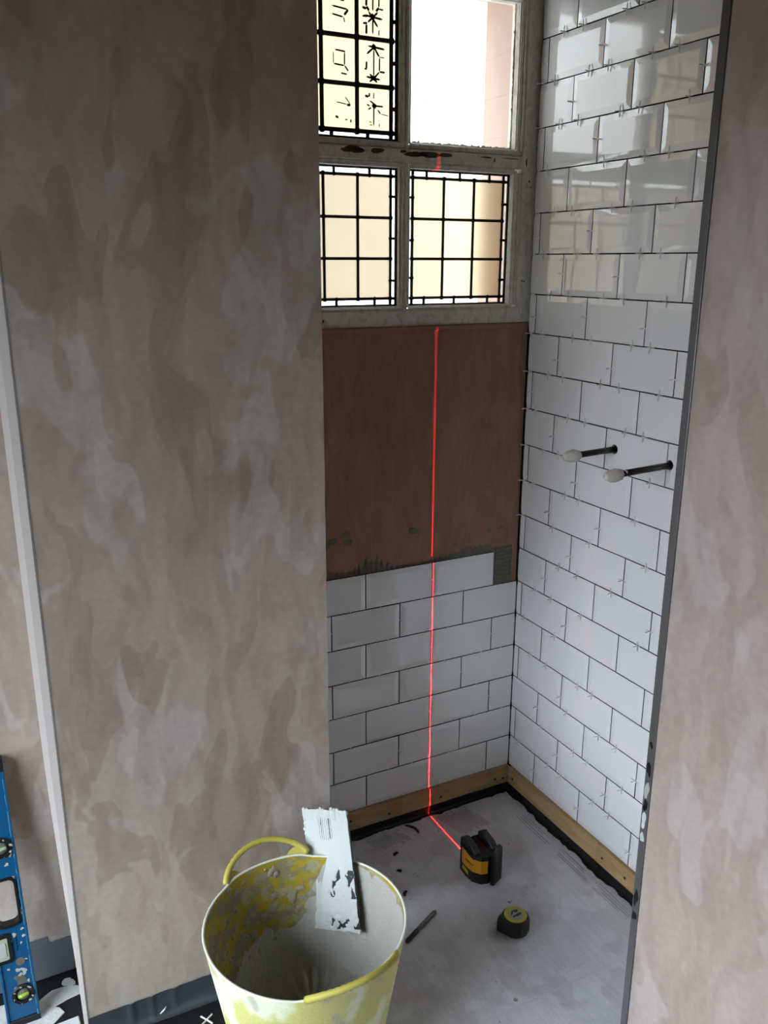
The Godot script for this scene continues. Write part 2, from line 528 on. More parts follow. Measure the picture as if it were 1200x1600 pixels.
# ---------------------------------------------------------------- room
func room_shell() -> void:
	var T := "structure"
	var fl := root("floor", Vector3.ZERO, T)
	put("subfloor", wall_box(Vector3(-2.85, -0.15, -0.3), Vector3(0.3, -0.014, 4.2)), M.black_floor, fl)
	put("membrane", wall_box(Vector3(-2.65, -0.0139, -0.0), Vector3(0.0, -0.004, 4.0)), M.black_floor, fl)
	# three cement boards, with open joints between them
	put("cement_board", box(Vector3(0.984, 0.012, 0.689), 0.0012), M.board, fl, Vector3(-0.492, -0.006, 0.3535))
	put("cement_board", box(Vector3(0.984, 0.012, 1.2), 0.0012), M.board, fl, Vector3(-0.492, -0.006, 1.3008))
	put("cement_board", box(Vector3(1.6, 0.012, 1.4), 0.0012), M.board, fl, Vector3(-1.82, -0.0062, 3.2))
	# thin film of adhesive left along the joint, and combed residue by the corner
	var st := begin()
	for k in 16:
		add_box(st, Vector3(-0.26 + 0.0068 * k, 0.0004, 0.075), Vector3(0.0022, 0.0012, rng.randf_range(0.08, 0.12)), 0.0004, Basis(Vector3.UP, 0.28))
	for k in 14:
		add_box(st, Vector3(-0.50 + 0.008 * k, 0.0004, 0.06), Vector3(0.0024, 0.001, rng.randf_range(0.03, 0.07)), 0.0004, Basis(Vector3.UP, 0.5))
	for k in 4:
		for m in 3:
			add_box(st, Vector3(-0.030 - 0.0085 * k + rng.randf_range(-0.001, 0.001), 0.0003, 0.20 + 0.17 * m + rng.randf_range(-0.02, 0.02)), Vector3(rng.randf_range(0.002, 0.0035), 0.0012, rng.randf_range(0.09, 0.16)), 0.0005, Basis(Vector3.UP, 0.012 * (k - 2)))
	tag(put("adhesive_residue", done(st), mat(Color(0.62, 0.605, 0.60), 0.85), fl), "combed ridges of dry adhesive", "", "", "stuff")
	put("seam_filler", grid(seam_rows(), false, true), mat(Color(0.80, 0.79, 0.79), 0.85), fl)
	var gb := put("cement_board", box(Vector3(0.5, 0.012, 0.12), 0.002), M.board, fl, Vector3(-1.585, -0.0058, 0.345))
	gb.rotation.y = 0.03
	# white plaster spilt on the black membrane at the foot of the recess wall
	for s in [[-1.372, 0.205, 0.036, 1.4, 0.7], [-1.43, 0.235, 0.05, 1.2, 0.9], [-1.345, 0.17, 0.014, 1.0, 1.0], [-1.52, 0.21, 0.06, 1.6, 0.6]]:
		var b := prism(blob(s[2], 18, 0.28, Vector2(s[3], s[4])), 0.0, 0.003, 0.001, Transform3D(Basis(Vector3.RIGHT, -PI / 2), Vector3.ZERO))
		put("plaster_spill", b, M.adhesive_white, fl, Vector3(s[0], -0.004, s[1]))
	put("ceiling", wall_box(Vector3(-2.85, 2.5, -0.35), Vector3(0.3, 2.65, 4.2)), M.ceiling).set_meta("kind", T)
	put("wall_rear", wall_box(Vector3(-2.85, 0, 4.0), Vector3(0.3, 2.5, 4.15)), M.paint).set_meta("kind", T)
	# left wall of the bathroom with its window opening
	var wl := root("wall_left", Vector3.ZERO, T)
	var z0 := 0.40
	var z1 := 2.00
	var y0 := 0.30
	var y1 := 2.01
	put("masonry", wall_box(Vector3(-2.84, 0, -0.1), Vector3(-2.65, y0, 4.0)), M.paint, wl)
	put("masonry", wall_box(Vector3(-2.84, y1, -0.1), Vector3(-2.65, 2.5, 4.0)), M.paint, wl)
	put("masonry", wall_box(Vector3(-2.84, y0, -0.1), Vector3(-2.65, y1, z0)), M.paint, wl)
	put("masonry", wall_box(Vector3(-2.84, y0, z1), Vector3(-2.65, y1, 4.0)), M.paint, wl)
	var w2 := root("window_2", Vector3.ZERO, T)
	st = begin()
	for z in [z0 + 0.03, (z0 + z1) * 0.5, z1 - 0.03]:
		add_box(st, Vector3(-2.76, (y0 + y1) * 0.5, z), Vector3(0.06, y1 - y0, 0.06), 0.006)
	for y in [y0 + 0.03, y1 - 0.03]:
		add_box(st, Vector3(-2.76, y, (z0 + z1) * 0.5), Vector3(0.055, 0.06, z1 - z0 - 0.01), 0.006)
	put("window_frame", done(st), M.paint, w2)
	for k in 2:
		var zc := z0 + (z1 - z0) * (0.25 + 0.5 * k)
		put("pane", wall_box(Vector3(-2.762, y0 + 0.06, zc - 0.37), Vector3(-2.758, y1 - 0.06, zc + 0.37)), M.clear, w2)
	# outside the alcove window: the neighbour's rendered wall across a yard narrowed to cut the sky
	var nb := root("neighbour_house", Vector3.ZERO, T)
	put("rendered_wall", wall_box(Vector3(-6, -1.0, -1.95), Vector3(4, 5.2, -1.7)), M.render, nb)
	put("yard_paving", wall_box(Vector3(-6, -1.2, -1.7), Vector3(4, -1.0, -0.2)), M.render, nb)
	var up := root("added_sky_blocker", Vector3.ZERO, T)  # unseen wall added above the window to block sky light from the yard
	put("rendered_wall", wall_box(Vector3(-2.85, 2.66, -0.215), Vector3(0.3, 5.0, -0.06)), M.render, up)

func seam_rows() -> Array:
	var rows := []
	var n := noise(77, 40.0, 2)
	for j in 3:
		var row := PackedVector3Array()
		for i in 80:
			var x := -0.98 + 0.975 * i / 79.0
			var w := 0.0025 + 0.002 * absf(n.get_noise_1d(x))
			row.append(Vector3(x, 0.0008 if j == 1 else -0.0006, 0.6995 + (j - 1) * w + 0.002 * n.get_noise_1d(x + 3.0)))
		rows.append(row)
	return rows

func pier_and_box() -> void:
	# plastered pier that hides the left of the alcove, with the recess behind its left edge
	var T := "structure"
	var f := root("wall_front", Vector3.ZERO, T)
	put("plaster_face", wall_box(Vector3(-1.322, 0, -0.02), Vector3(-0.758, 2.5, 0.352)), M.plaster, f)
	# white splayed return: a slim wedge of finishing plaster from the corner back to the recess wall
	var rows := []
	for j in 41:
		var y := 2.5 * j / 40.0
		var wv := 0.018 * smoothstep(-0.05, 0.75, y) + 0.002
		rows.append(PackedVector3Array([Vector3(-1.3215, y, 0.3525), Vector3(-1.325, y, 0.3535), Vector3(-1.3285 - wv * 0.5, y, 0.347), Vector3(-1.3285 - wv, y, 0.336), Vector3(-1.3225, y, 0.15)]))
	put("corner_bead", grid(rows, false, false, false), M.white_plaster, f)
	rows = []
	var nz := noise(3, 14.0, 3)
	for j in 9:
		var row := PackedVector3Array()
		for i in 90:
			var x := -1.3235 + 0.563 * i / 89.0
			var t := j / 8.0
			var fold := 0.004 * exp(-pow((x + 1.235) / 0.006, 2.0)) + 0.003 * exp(-pow((x + 1.19) / 0.004, 2.0)) + 0.003 * exp(-pow((x + 1.14) / 0.007, 2.0))
			if t < 0.75:
				row.append(Vector3(x, 0.056 * (1.0 - t / 0.75) + 0.0012 * nz.get_noise_1d(x * 2.0), 0.3545 + fold + 0.006 * pow(t / 0.75, 4.0) + 0.0012 * absf(nz.get_noise_2d(x, t))))
			else:
				row.append(Vector3(x, -0.0028 + 0.001 * absf(nz.get_noise_2d(x * 3.0, t)), 0.361 + (t - 0.75) * 0.05 + 0.004 * nz.get_noise_1d(x)))
		rows.append(row)
	put("tanking_strip", grid(rows, false, false), M.tanking_grey, f)
	var pp := PackedVector3Array()
	for k in 8: pp.append(Vector3(-1.176 + 0.012 * sin(k * 0.22), 0.006 + 0.0025 * k, 0.3615 + 0.0006 * k))
	put("adhesive_splash", tube(pp, [0.0012, 0.0018, 0.002, 0.002, 0.0016, 0.001], 6), M.adhesive_white, f)
	# recess wall further back at the left, with its own strip of tanking
	var r := root("wall_recess", Vector3.ZERO, T)
	put("plaster_face", wall_box(Vector3(-2.85, 0, -0.05), Vector3(-1.322, 2.5, 0.135)), M.plaster, r)
	var st := begin()
	add_box(st, Vector3(-1.985, 0.047, 0.1365), Vector3(1.32, 0.094, 0.003), 0.001)
	add_box(st, Vector3(-2.01, 0.1, 0.1362), Vector3(1.27, 0.024, 0.002), 0.0006)
	put("tanking_strip", done(st), M.tanking_pale, r)
	# boxed-out plaster wall at the right with the bare metal bead on its far edge
	var b := root("wall_near_right", Vector3.ZERO, T)
	put("plaster_face", wall_box(Vector3(-0.29, 0, 0.846), Vector3(0.15, 2.5, 4.0)), M.plaster_soft, b)
	st = begin()
	add_box(st, Vector3(-0.2908, 1.25, 0.8525), Vector3(0.0016, 2.5, 0.017), 0.0003)
	add_box(st, Vector3(-0.2800, 1.25, 0.8450), Vector3(0.022, 2.5, 0.0016), 0.0003)
	put("angle_bead", done(st), M.metal, b)
	var nose := PackedVector3Array([Vector3(-0.2915, 0.0, 0.8615), Vector3(-0.2915, 2.5, 0.8615)])
	put("bead_nose", tube(nose, [0.0016], 8), M.metal, b)
	# plaster run to a ragged edge beside the nose
	rows = []
	var ne := noise(9, 30.0, 3)
	for j in 2:
		var row := PackedVector3Array()
		for i in 260:
			var y := 2.5 * i / 259.0
			row.append(Vector3(-0.2918 if j == 1 else -0.2902, y, (0.8635 + 0.0022 * absf(ne.get_noise_1d(y))) if j == 0 else 0.868 + 0.004 * ne.get_noise_1d(y * 0.6 + 4.0)))
		rows.append(row)
	rows.append(PackedVector3Array())
	for i in 260: rows[2].append(Vector3(-0.2904, 2.5 * i / 259.0, 0.93))
	put("plaster_edge", grid(rows, false, true), M.plaster_soft, b)
	for s in [[0.645, 0.006, 2.6, 0], [0.60, 0.007, 2.2, 1], [0.565, 0.006, 2.0, 0], [0.53, 0.007, 2.5, 2], [0.49, 0.005, 2.2, 2], [0.70, 0.004, 1.6, 0], [0.345, 0.006, 3.2, 0], [0.30, 0.0055, 2.0, 0]]:
		var sm: Material = [M.tanking, M.splash, M.adhesive_white][s[3]]
		put("smear", prism(blob(s[1], 14, 0.4, Vector2(1.0, s[2])), 0.0, 0.0008, 0.0002, Transform3D(Basis(Vector3.UP, -PI / 2), Vector3.ZERO)), sm, b, Vector3(-0.2917, s[0], 0.8525))

# ---------------------------------------------------------------- tiles
func tile_mesh(w: float, h: float, bl: bool, br: bool) -> ArrayMesh:
	# bevelled metro tile; a cut side has no bevel. Face at z = 0, back at z = -0.009, origin at the lower left corner
	var key := "t%d_%d_%s%s" % [roundi(w * 4000), roundi(h * 4000), bl, br]
	if cache.has(key): return cache[key]
	var e := -0.0019
	var B := 0.0145
	var x0 := B if bl else 0.0
	var x1 := w - (B if br else 0.0)
	var O := [Vector3(0, 0, e), Vector3(w, 0, e), Vector3(w, h, e), Vector3(0, h, e)]
	var I := [Vector3(x0, B, 0), Vector3(x1, B, 0), Vector3(x1, h - B, 0), Vector3(x0, h - B, 0)]
	var K := [Vector3(0, 0, -0.009), Vector3(w, 0, -0.009), Vector3(w, h, -0.009), Vector3(0, h, -0.009)]
	var st := begin()
	quad(st, I[0], I[1], I[2], I[3], Vector3.BACK)
	var outs := [Vector3(0, -1, 0), Vector3(1, 0, 0), Vector3(0, 1, 0), Vector3(-1, 0, 0)]
	for k in 4:
		var j := (k + 1) % 4
		quad(st, O[k], O[j], I[j], I[k], outs[k] + Vector3(0, 0, 4))
	st.generate_normals()
	var mesh := st.commit()
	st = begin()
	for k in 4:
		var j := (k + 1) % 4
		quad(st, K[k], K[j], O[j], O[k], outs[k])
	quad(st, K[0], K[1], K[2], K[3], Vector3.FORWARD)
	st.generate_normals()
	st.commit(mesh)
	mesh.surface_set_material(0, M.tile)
	mesh.surface_set_material(1, M.shaded_biscuit)
	cache[key] = mesh
	return mesh

func lay(parent: Node3D, row: int, a: float, b: float, cut_l: bool, cut_r: bool, base: Basis, flip: bool, tilt := true) -> Node3D:
	# tile from a to b along the wall (distance from the corner)
	var w := b - a - GAP
	var h := PH - GAP
	var o := MeshInstance3D.new()
	o.name = "tile"
	o.mesh = tile_mesh(w, h, not cut_l, not cut_r)
	parent.add_child(o, true)
	var y := Y0 + row * PH + GAP * 0.5
	var org := Vector3(0, y, a + GAP * 0.5) if not flip else Vector3(-b + GAP * 0.5, y, 0)
	var j := Basis(Vector3(rng.randf_range(-1, 1), rng.randf_range(-1, 1), rng.randf_range(-1, 1)).normalized(), rng.randf_range(-0.0028, 0.0028)) if tilt else Basis()
	o.transform = Transform3D(base * j, org)
	return o

func tiled_walls() -> void:
	var T := "structure"
	var wr := root("wall_right", Vector3.ZERO, T)
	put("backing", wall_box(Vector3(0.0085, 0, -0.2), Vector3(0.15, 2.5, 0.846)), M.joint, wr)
	var base := Basis(Vector3(0, 0, 1), Vector3(0, 1, 0), Vector3(-1, 0, 0))
	var holes := [Vector2(0.3643, 1.1649), Vector2(0.5453, 1.1630)]
	for row in 24:
		if Y0 + (row + 1) * PH > 2.5: break
		var first := 0.125 if row % 2 == 0 else 0.0211
		var edges := [-0.0005 if row < 13 else -0.006]
		var s := first
		while s < 0.84:
			edges.append(s)
			s += PW
		edges.append(0.844)
		for k in edges.size() - 1:
			var a: float = edges[k]
			var b: float = edges[k + 1]
			var ylo := Y0 + row * PH
			var cut := []
			for hh in holes:
				if hh.y > ylo and hh.y < ylo + PH and hh.x > a - 0.015 and hh.x < b + 0.015: cut.append(hh)
			var t := lay(wr, row, a, b, k == 0, k == edges.size() - 2, base, false)
			if cut.size():
				var m: Mesh = t.mesh
				var tr := t.transform
				t.free()
				var c := CSGCombiner3D.new()
				c.name = "tile"
				wr.add_child(c, true)
				c.transform = tr
				var cm := CSGMesh3D.new()
				cm.name = "tile_body"
				cm.mesh = m
				cm.material = M.tile
				c.add_child(cm)
				for hh in cut:
					var cy := CSGCylinder3D.new()
					cy.name = "hole"
					cy.operation = CSGShape3D.OPERATION_SUBTRACTION
					cy.radius = 0.0115
					cy.height = 0.06
					cy.sides = 24
					cy.material = M.tile
					c.add_child(cy)
					cy.transform = tr.affine_inverse() * Transform3D(Basis(Vector3(0, 0, 1), PI / 2), Vector3(0, hh.y, hh.x))
	# the back wall: masonry round the window, plasterboard below it, tiles so far up to the seventh row
	var wb := root("wall_back", Vector3.ZERO, T)
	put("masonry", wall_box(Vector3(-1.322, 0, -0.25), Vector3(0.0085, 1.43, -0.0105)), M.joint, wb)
	put("masonry", wall_box(Vector3(-1.322, 2.27, -0.25), Vector3(0.0085, 2.5, -0.0105)), M.plaster, wb)
	put("masonry", wall_box(Vector3(-1.322, 1.43, -0.25), Vector3(-0.765, 2.27, -0.0105)), M.plaster, wb)
	var by := Y0 + 6 * PH + PH
	put("plasterboard", wall_box(Vector3(-0.7575, 0.06, -0.0104), Vector3(-0.0005, 1.4305, -0.0088)), M.wet_plaster, wb)
	# strip at the head of the plasterboard, under the window
	var st := begin()
	add_box(st, Vector3(-0.379, 1.4375, -0.021), Vector3(0.757, 0.0145, 0.034), 0.003)
	put("sill_strip", done(st), M.wet_plaster, wb)
	for row in 7:
		var first := 0.084 if row % 2 == 0 else 0.1849
		var edges := [0.0015]
		var s := first
		while s < 0.757:
			edges.append(s)
			s += PW
		edges.append(0.757)
		for k in edges.size() - 1:
			if row == 6 and k == 0: continue
			lay(wb, row, edges[k], edges[k + 1], k == edges.size() - 2, k == 0, Basis(), true)
	back_adhesive(wb, by)

func back_adhesive(wb: Node3D, top: float) -> void:
	# combed bed where the last tile is still missing
	var rows := []
	var n := noise(19, 30.0, 3)
	for j in 61:
		var row := PackedVector3Array()
		var y := top - PH + 0.002 + (PH + 0.012) * j / 60.0
		for i in 40:
			var x := -0.084 + 0.068 * i / 39.0
			var edge := minf(smoothstep(0.0, 0.08, i / 39.0), smoothstep(1.0, 0.86, i / 39.0 + 0.06 * n.get_noise_1d(y * 2.0)))
			var ridge := 0.5 + 0.5 * sin((y + 0.004 * n.get_noise_2d(x, y)) * TAU / 0.0115)
			var z := -0.0092 + edge * (0.0012 + 0.005 * pow(ridge, 1.5) + 0.0012 * n.get_noise_2d(x * 4.0, y * 4.0)) * (smoothstep(1.0, 0.93, j / 60.0))
			row.append(Vector3(x, y, z))
		rows.append(row)
	put("adhesive_bed", grid(rows, false, true), M.adhesive_dark, wb)
	# squeezed-out and smeared adhesive above the top row
	for s in [[-0.68, -0.36, 0.0, 5], [-0.32, -0.083, 0.0, 6]]:
		rows = []
		var nn := noise(int(s[3]), 55.0, 3)
		for j in 15:
			var row := PackedVector3Array()
			var t := j / 14.0
			for i in 220:
				var u := i / 219.0
				var x := lerpf(s[0], s[1], u)
				var spike := clampf(0.5 + 0.5 * sin(x * TAU / 0.0165 + 2.0 * nn.get_noise_1d(x * 0.4)), 0.0, 1.0)
				var hgt := 0.0
				if s[3] == 5:
					hgt = 0.004 + 0.047 * exp(-pow((x + 0.475) / 0.048, 2.0)) * (0.45 + 0.55 * spike) * (0.85 + 0.6 * nn.get_noise_1d(x * 1.4)) + 0.020 * exp(-pow((x + 0.60) / 0.05, 2.0)) * (0.6 + nn.get_noise_1d(x * 2.0))
				else:
					hgt = 0.004 + 0.024 * smoothstep(-0.26, -0.16, x) * smoothstep(-0.083, -0.10, x) * (0.85 + 0.5 * nn.get_noise_1d(x * 1.6)) + 0.008 * smoothstep(-0.30, -0.26, x) * spike * smoothstep(-0.2, -0.23, x)
				hgt = maxf(hgt, 0.001)
				var z := -0.0089 + (0.0042 + 0.0035 * nn.get_noise_2d(x * 1.5, t)) * sqrt(maxf(0.0, 1.0 - t)) * (0.6 + 0.6 * spike) * smoothstep(0.0, 0.04, u) * smoothstep(1.0, 0.96, u)
				row.append(Vector3(x, top + hgt * t, z))
			rows.append(row)
		put("adhesive_smear", grid(rows, false, true), M.adhesive_dark, wb)
	for s in [[-0.585, 0.905, 0.011], [-0.60, 0.90, 0.014], [-0.545, 0.92, 0.010], [-0.542, 0.898, 0.009], [-0.345, 0.90, 0.011], [-0.10, 0.868, 0.006], [-0.06, 0.872, 0.006], [-0.21, 0.842, 0.006]]:
		put("adhesive_fleck", prism(blob(s[2], 16, 0.45, Vector2(1.2, 0.8)), 0.0, 0.0014, 0.0006), M.adhesive_dark, wb, Vector3(s[0], s[1], -0.0088))

# ---------------------------------------------------------------- window
func ring(st: SurfaceTool, x0: float, y0: float, x1: float, y1: float, prof: Array) -> void:
	# mitred frame; prof = [inset, z] pairs from the outer edge to the opening
	for k in prof.size() - 1:
		var a: Array = prof[k]
		var b: Array = prof[k + 1]
		var P := [Vector3(x0 + a[0], y0 + a[0], a[1]), Vector3(x1 - a[0], y0 + a[0], a[1]), Vector3(x1 - a[0], y1 - a[0], a[1]), Vector3(x0 + a[0], y1 - a[0], a[1])]
		var Q := [Vector3(x0 + b[0], y0 + b[0], b[1]), Vector3(x1 - b[0], y0 + b[0], b[1]), Vector3(x1 - b[0], y1 - b[0], b[1]), Vector3(x0 + b[0], y1 - b[0], b[1])]
		var c := Vector3((x0 + x1) * 0.5, (y0 + y1) * 0.5, -0.02)
		for i in 4:
			var j := (i + 1) % 4
			var mid: Vector3 = (P[i] + Q[j]) * 0.5
			var inward: Vector3 = Vector3(c.x - mid.x, 0, 0) if i % 2 == 1 else Vector3(0, c.y - mid.y, 0)
			var o: Vector3 = inward.normalized() * absf(a[1] - b[1]) * signf(a[1] - b[1] + 1e-9) + Vector3(0, 0, absf(b[0] - a[0]))
			if b[1] < -0.06: o = inward.normalized()
			quad(st, P[i], P[j], Q[j], Q[i], o)

func alcove_window() -> void:
	var w := root("window_1", Vector3.ZERO, "structure")
	# outer frame, mullion, transom
	var fx := [-0.765, -0.688, -0.388, -0.360, -0.060, 0.0085]
	var fy := [1.44, 1.493, 1.8165, 1.875, 2.208, 2.28]
	var st := begin()
	add_box(st, Vector3((fx[4] + 0.0205 + fx[5]) * 0.5, 1.86, -0.0335), Vector3(fx[5] - fx[4] - 0.0205, 0.84, 0.043), 0.003)
	add_box(st, Vector3((fx[0] + fx[1] - 0.0065) * 0.5, 1.86, -0.0335), Vector3(fx[1] - 0.0065 - fx[0], 0.84, 0.043), 0.003)
	put("jamb", done(st), M.frame, w)
	st = begin()
	add_box(st, Vector3(-0.379, (fy[0] + fy[1] - 0.008) * 0.5, -0.034), Vector3(0.77, fy[1] - fy[0] - 0.008, 0.043), 0.003)
	put("bottom_rail", done(st), M.frame, w)
	st = begin()
	add_box(st, Vector3(-0.379, (fy[4] + 0.0065 + fy[5]) * 0.5, -0.034), Vector3(0.77, fy[5] - fy[4] - 0.0065, 0.043), 0.003)
	put("head", done(st), M.frame, w)
	st = begin()
	add_box(st, Vector3(-0.379, 1.8435, -0.033), Vector3(0.72, 0.031, 0.040), 0.003)
	add_box(st, Vector3(-0.379, 1.8645, -0.0365), Vector3(0.72, 0.009, 0.036), 0.002)
	put("transom", done(st), M.frame, w)
	st = begin()
	add_box(st, Vector3(-0.374, 1.86, -0.035), Vector3(0.012, 0.80, 0.038), 0.003)
	put("mullion", done(st), M.frame, w)
	# outside: deep painted reveals and a lintel
	put("outer_reveal", wall_box(Vector3(-0.030, 1.3, -0.215), Vector3(0.05, 2.45, -0.062)), M.outer_reveal, w)
	put("outer_reveal", wall_box(Vector3(-0.90, 1.3, -0.215), Vector3(-0.735, 2.45, -0.062)), M.outer_reveal, w)
	put("outer_lintel", wall_box(Vector3(-0.735, 2.255, -0.215), Vector3(-0.03, 2.45, -0.062)), M.outer_reveal, w)
	put("outer_sill", wall_box(Vector3(-0.735, 1.3, -0.215), Vector3(-0.03, 1.462, -0.062)), M.outer_reveal, w)
	var bead := [[0.0, -0.016], [0.006, -0.0165], [0.0075, -0.022], [0.012, -0.023], [0.016, -0.030], [0.019, -0.0315], [0.020, -0.036], [0.020, -0.052]]
	var bead_r := [[0.0, -0.016], [0.004, -0.0165], [0.005, -0.022], [0.008, -0.026], [0.008, -0.052]]
	var lights := [[fx[3], fy[1], fx[4], fy[2]], [fx[1], fy[1], fx[2], fy[2]], [fx[1], fy[3], fx[2], fy[4]], [fx[3], fy[3], fx[4], fy[4]]]
	for k in 4:
		var L: Array = lights[k]
		st = begin()
		var B := bead_r
		ring(st, L[0] - 0.008, L[1] - 0.008, L[2] + 0.008, L[3] + 0.008, B)
		if k == 0 or k == 3: # broad stepped moulding at the jamb side
			for q in 3:
				add_box(st, Vector3(L[2] + 0.0035 + q * 0.0062, (L[1] + L[3]) * 0.5, -0.034 + q * 0.004), Vector3(0.0058, L[3] - L[1] + 0.004 * q, 0.030), 0.0012)
		if k < 2:
			for q in 2:
				add_box(st, Vector3((L[0] + L[2]) * 0.5, L[3] + 0.003 + q * 0.006, -0.034 + q * 0.005), Vector3(L[2] - L[0], 0.0056, 0.030), 0.0012)
		var s := put("sash", done(st), M.frame, w)
		if k == 3:
			put("pane", wall_box(Vector3(L[0] - 0.004, L[1] - 0.004, -0.044), Vector3(L[2] + 0.004, L[3] + 0.004, -0.040)), M.clear, s)
			# crumbling putty along the bottom and right of the clear pane
			var pst := begin()
			for q in 60:
				var x := lerpf(L[0], L[2], q / 59.0)
				add_box(pst, Vector3(x, L[1] + rng.randf_range(0.0, 0.003), -0.0385), Vector3(0.0062, rng.randf_range(0.004, 0.009), 0.003), 0.0012)
			for q in 60:
				var y := lerpf(L[1], L[3], q / 59.0)
				add_box(pst, Vector3(L[2] - rng.randf_range(0.0, 0.002), y, -0.0385), Vector3(rng.randf_range(0.003, 0.006), 0.0064, 0.003), 0.0012)
			put("putty", done(pst), M.frame, s)
			for q in [[0.036, 0.155, 0.0014], [0.052, 0.095, 0.0017], [0.045, 0.104, 0.0013], [0.062, 0.106, 0.0009], [0.115, 0.135, 0.0012], [0.042, 0.112, 0.0009]]:
				put("fly_speck", prism(blob(q[2], 8, 0.3), 0.0, 0.0004), M.mark, s, Vector3(L[0] + q[0], L[1] + q[1], -0.0399))
		else:
			leaded(s, L, k)
	# chipped paint down to the timber on the transom, and cracks at the lower hinge side
	for c in [[-0.52, 1.8505, 0.026, 0.0075], [-0.505, 1.848, 0.018, 0.006], [-0.455, 1.8505, 0.016, 0.006], [-0.352, 1.8475, 0.030, 0.0062], [-0.312, 1.8485, 0.030, 0.0065], [-0.385, 1.852, 0.010, 0.003], [-0.268, 1.850, 0.020, 0.004]]:
		put("bare_timber", prism(blob(1.0, 22, 0.22, Vector2(c[2], c[3])), 0.0, 0.0006, 0.0), M.bare_timber, w, Vector3(c[0], c[1], -0.0131))
	for c in [[-0.15, 1.851, 0.018, 0.0016], [-0.125, 1.846, 0.0016, 0.006], [-0.075, 1.8515, 0.03, 0.0009], [-0.027, 1.845, 0.002, 0.010], [-0.016, 1.80, 0.0022, 0.003], [-0.010, 1.785, 0.0014, 0.002], [-0.024, 1.552, 0.0018, 0.003], [-0.018, 1.55, 0.002, 0.0028], [-0.60, 1.462, 0.003, 0.004]]:
		put("paint_chip", prism(blob(1.0, 10, 0.3, Vector2(c[2], c[3])), 0.0, 0.0005, 0.0), M.bare_timber, w, Vector3(c[0], c[1], -0.0121))

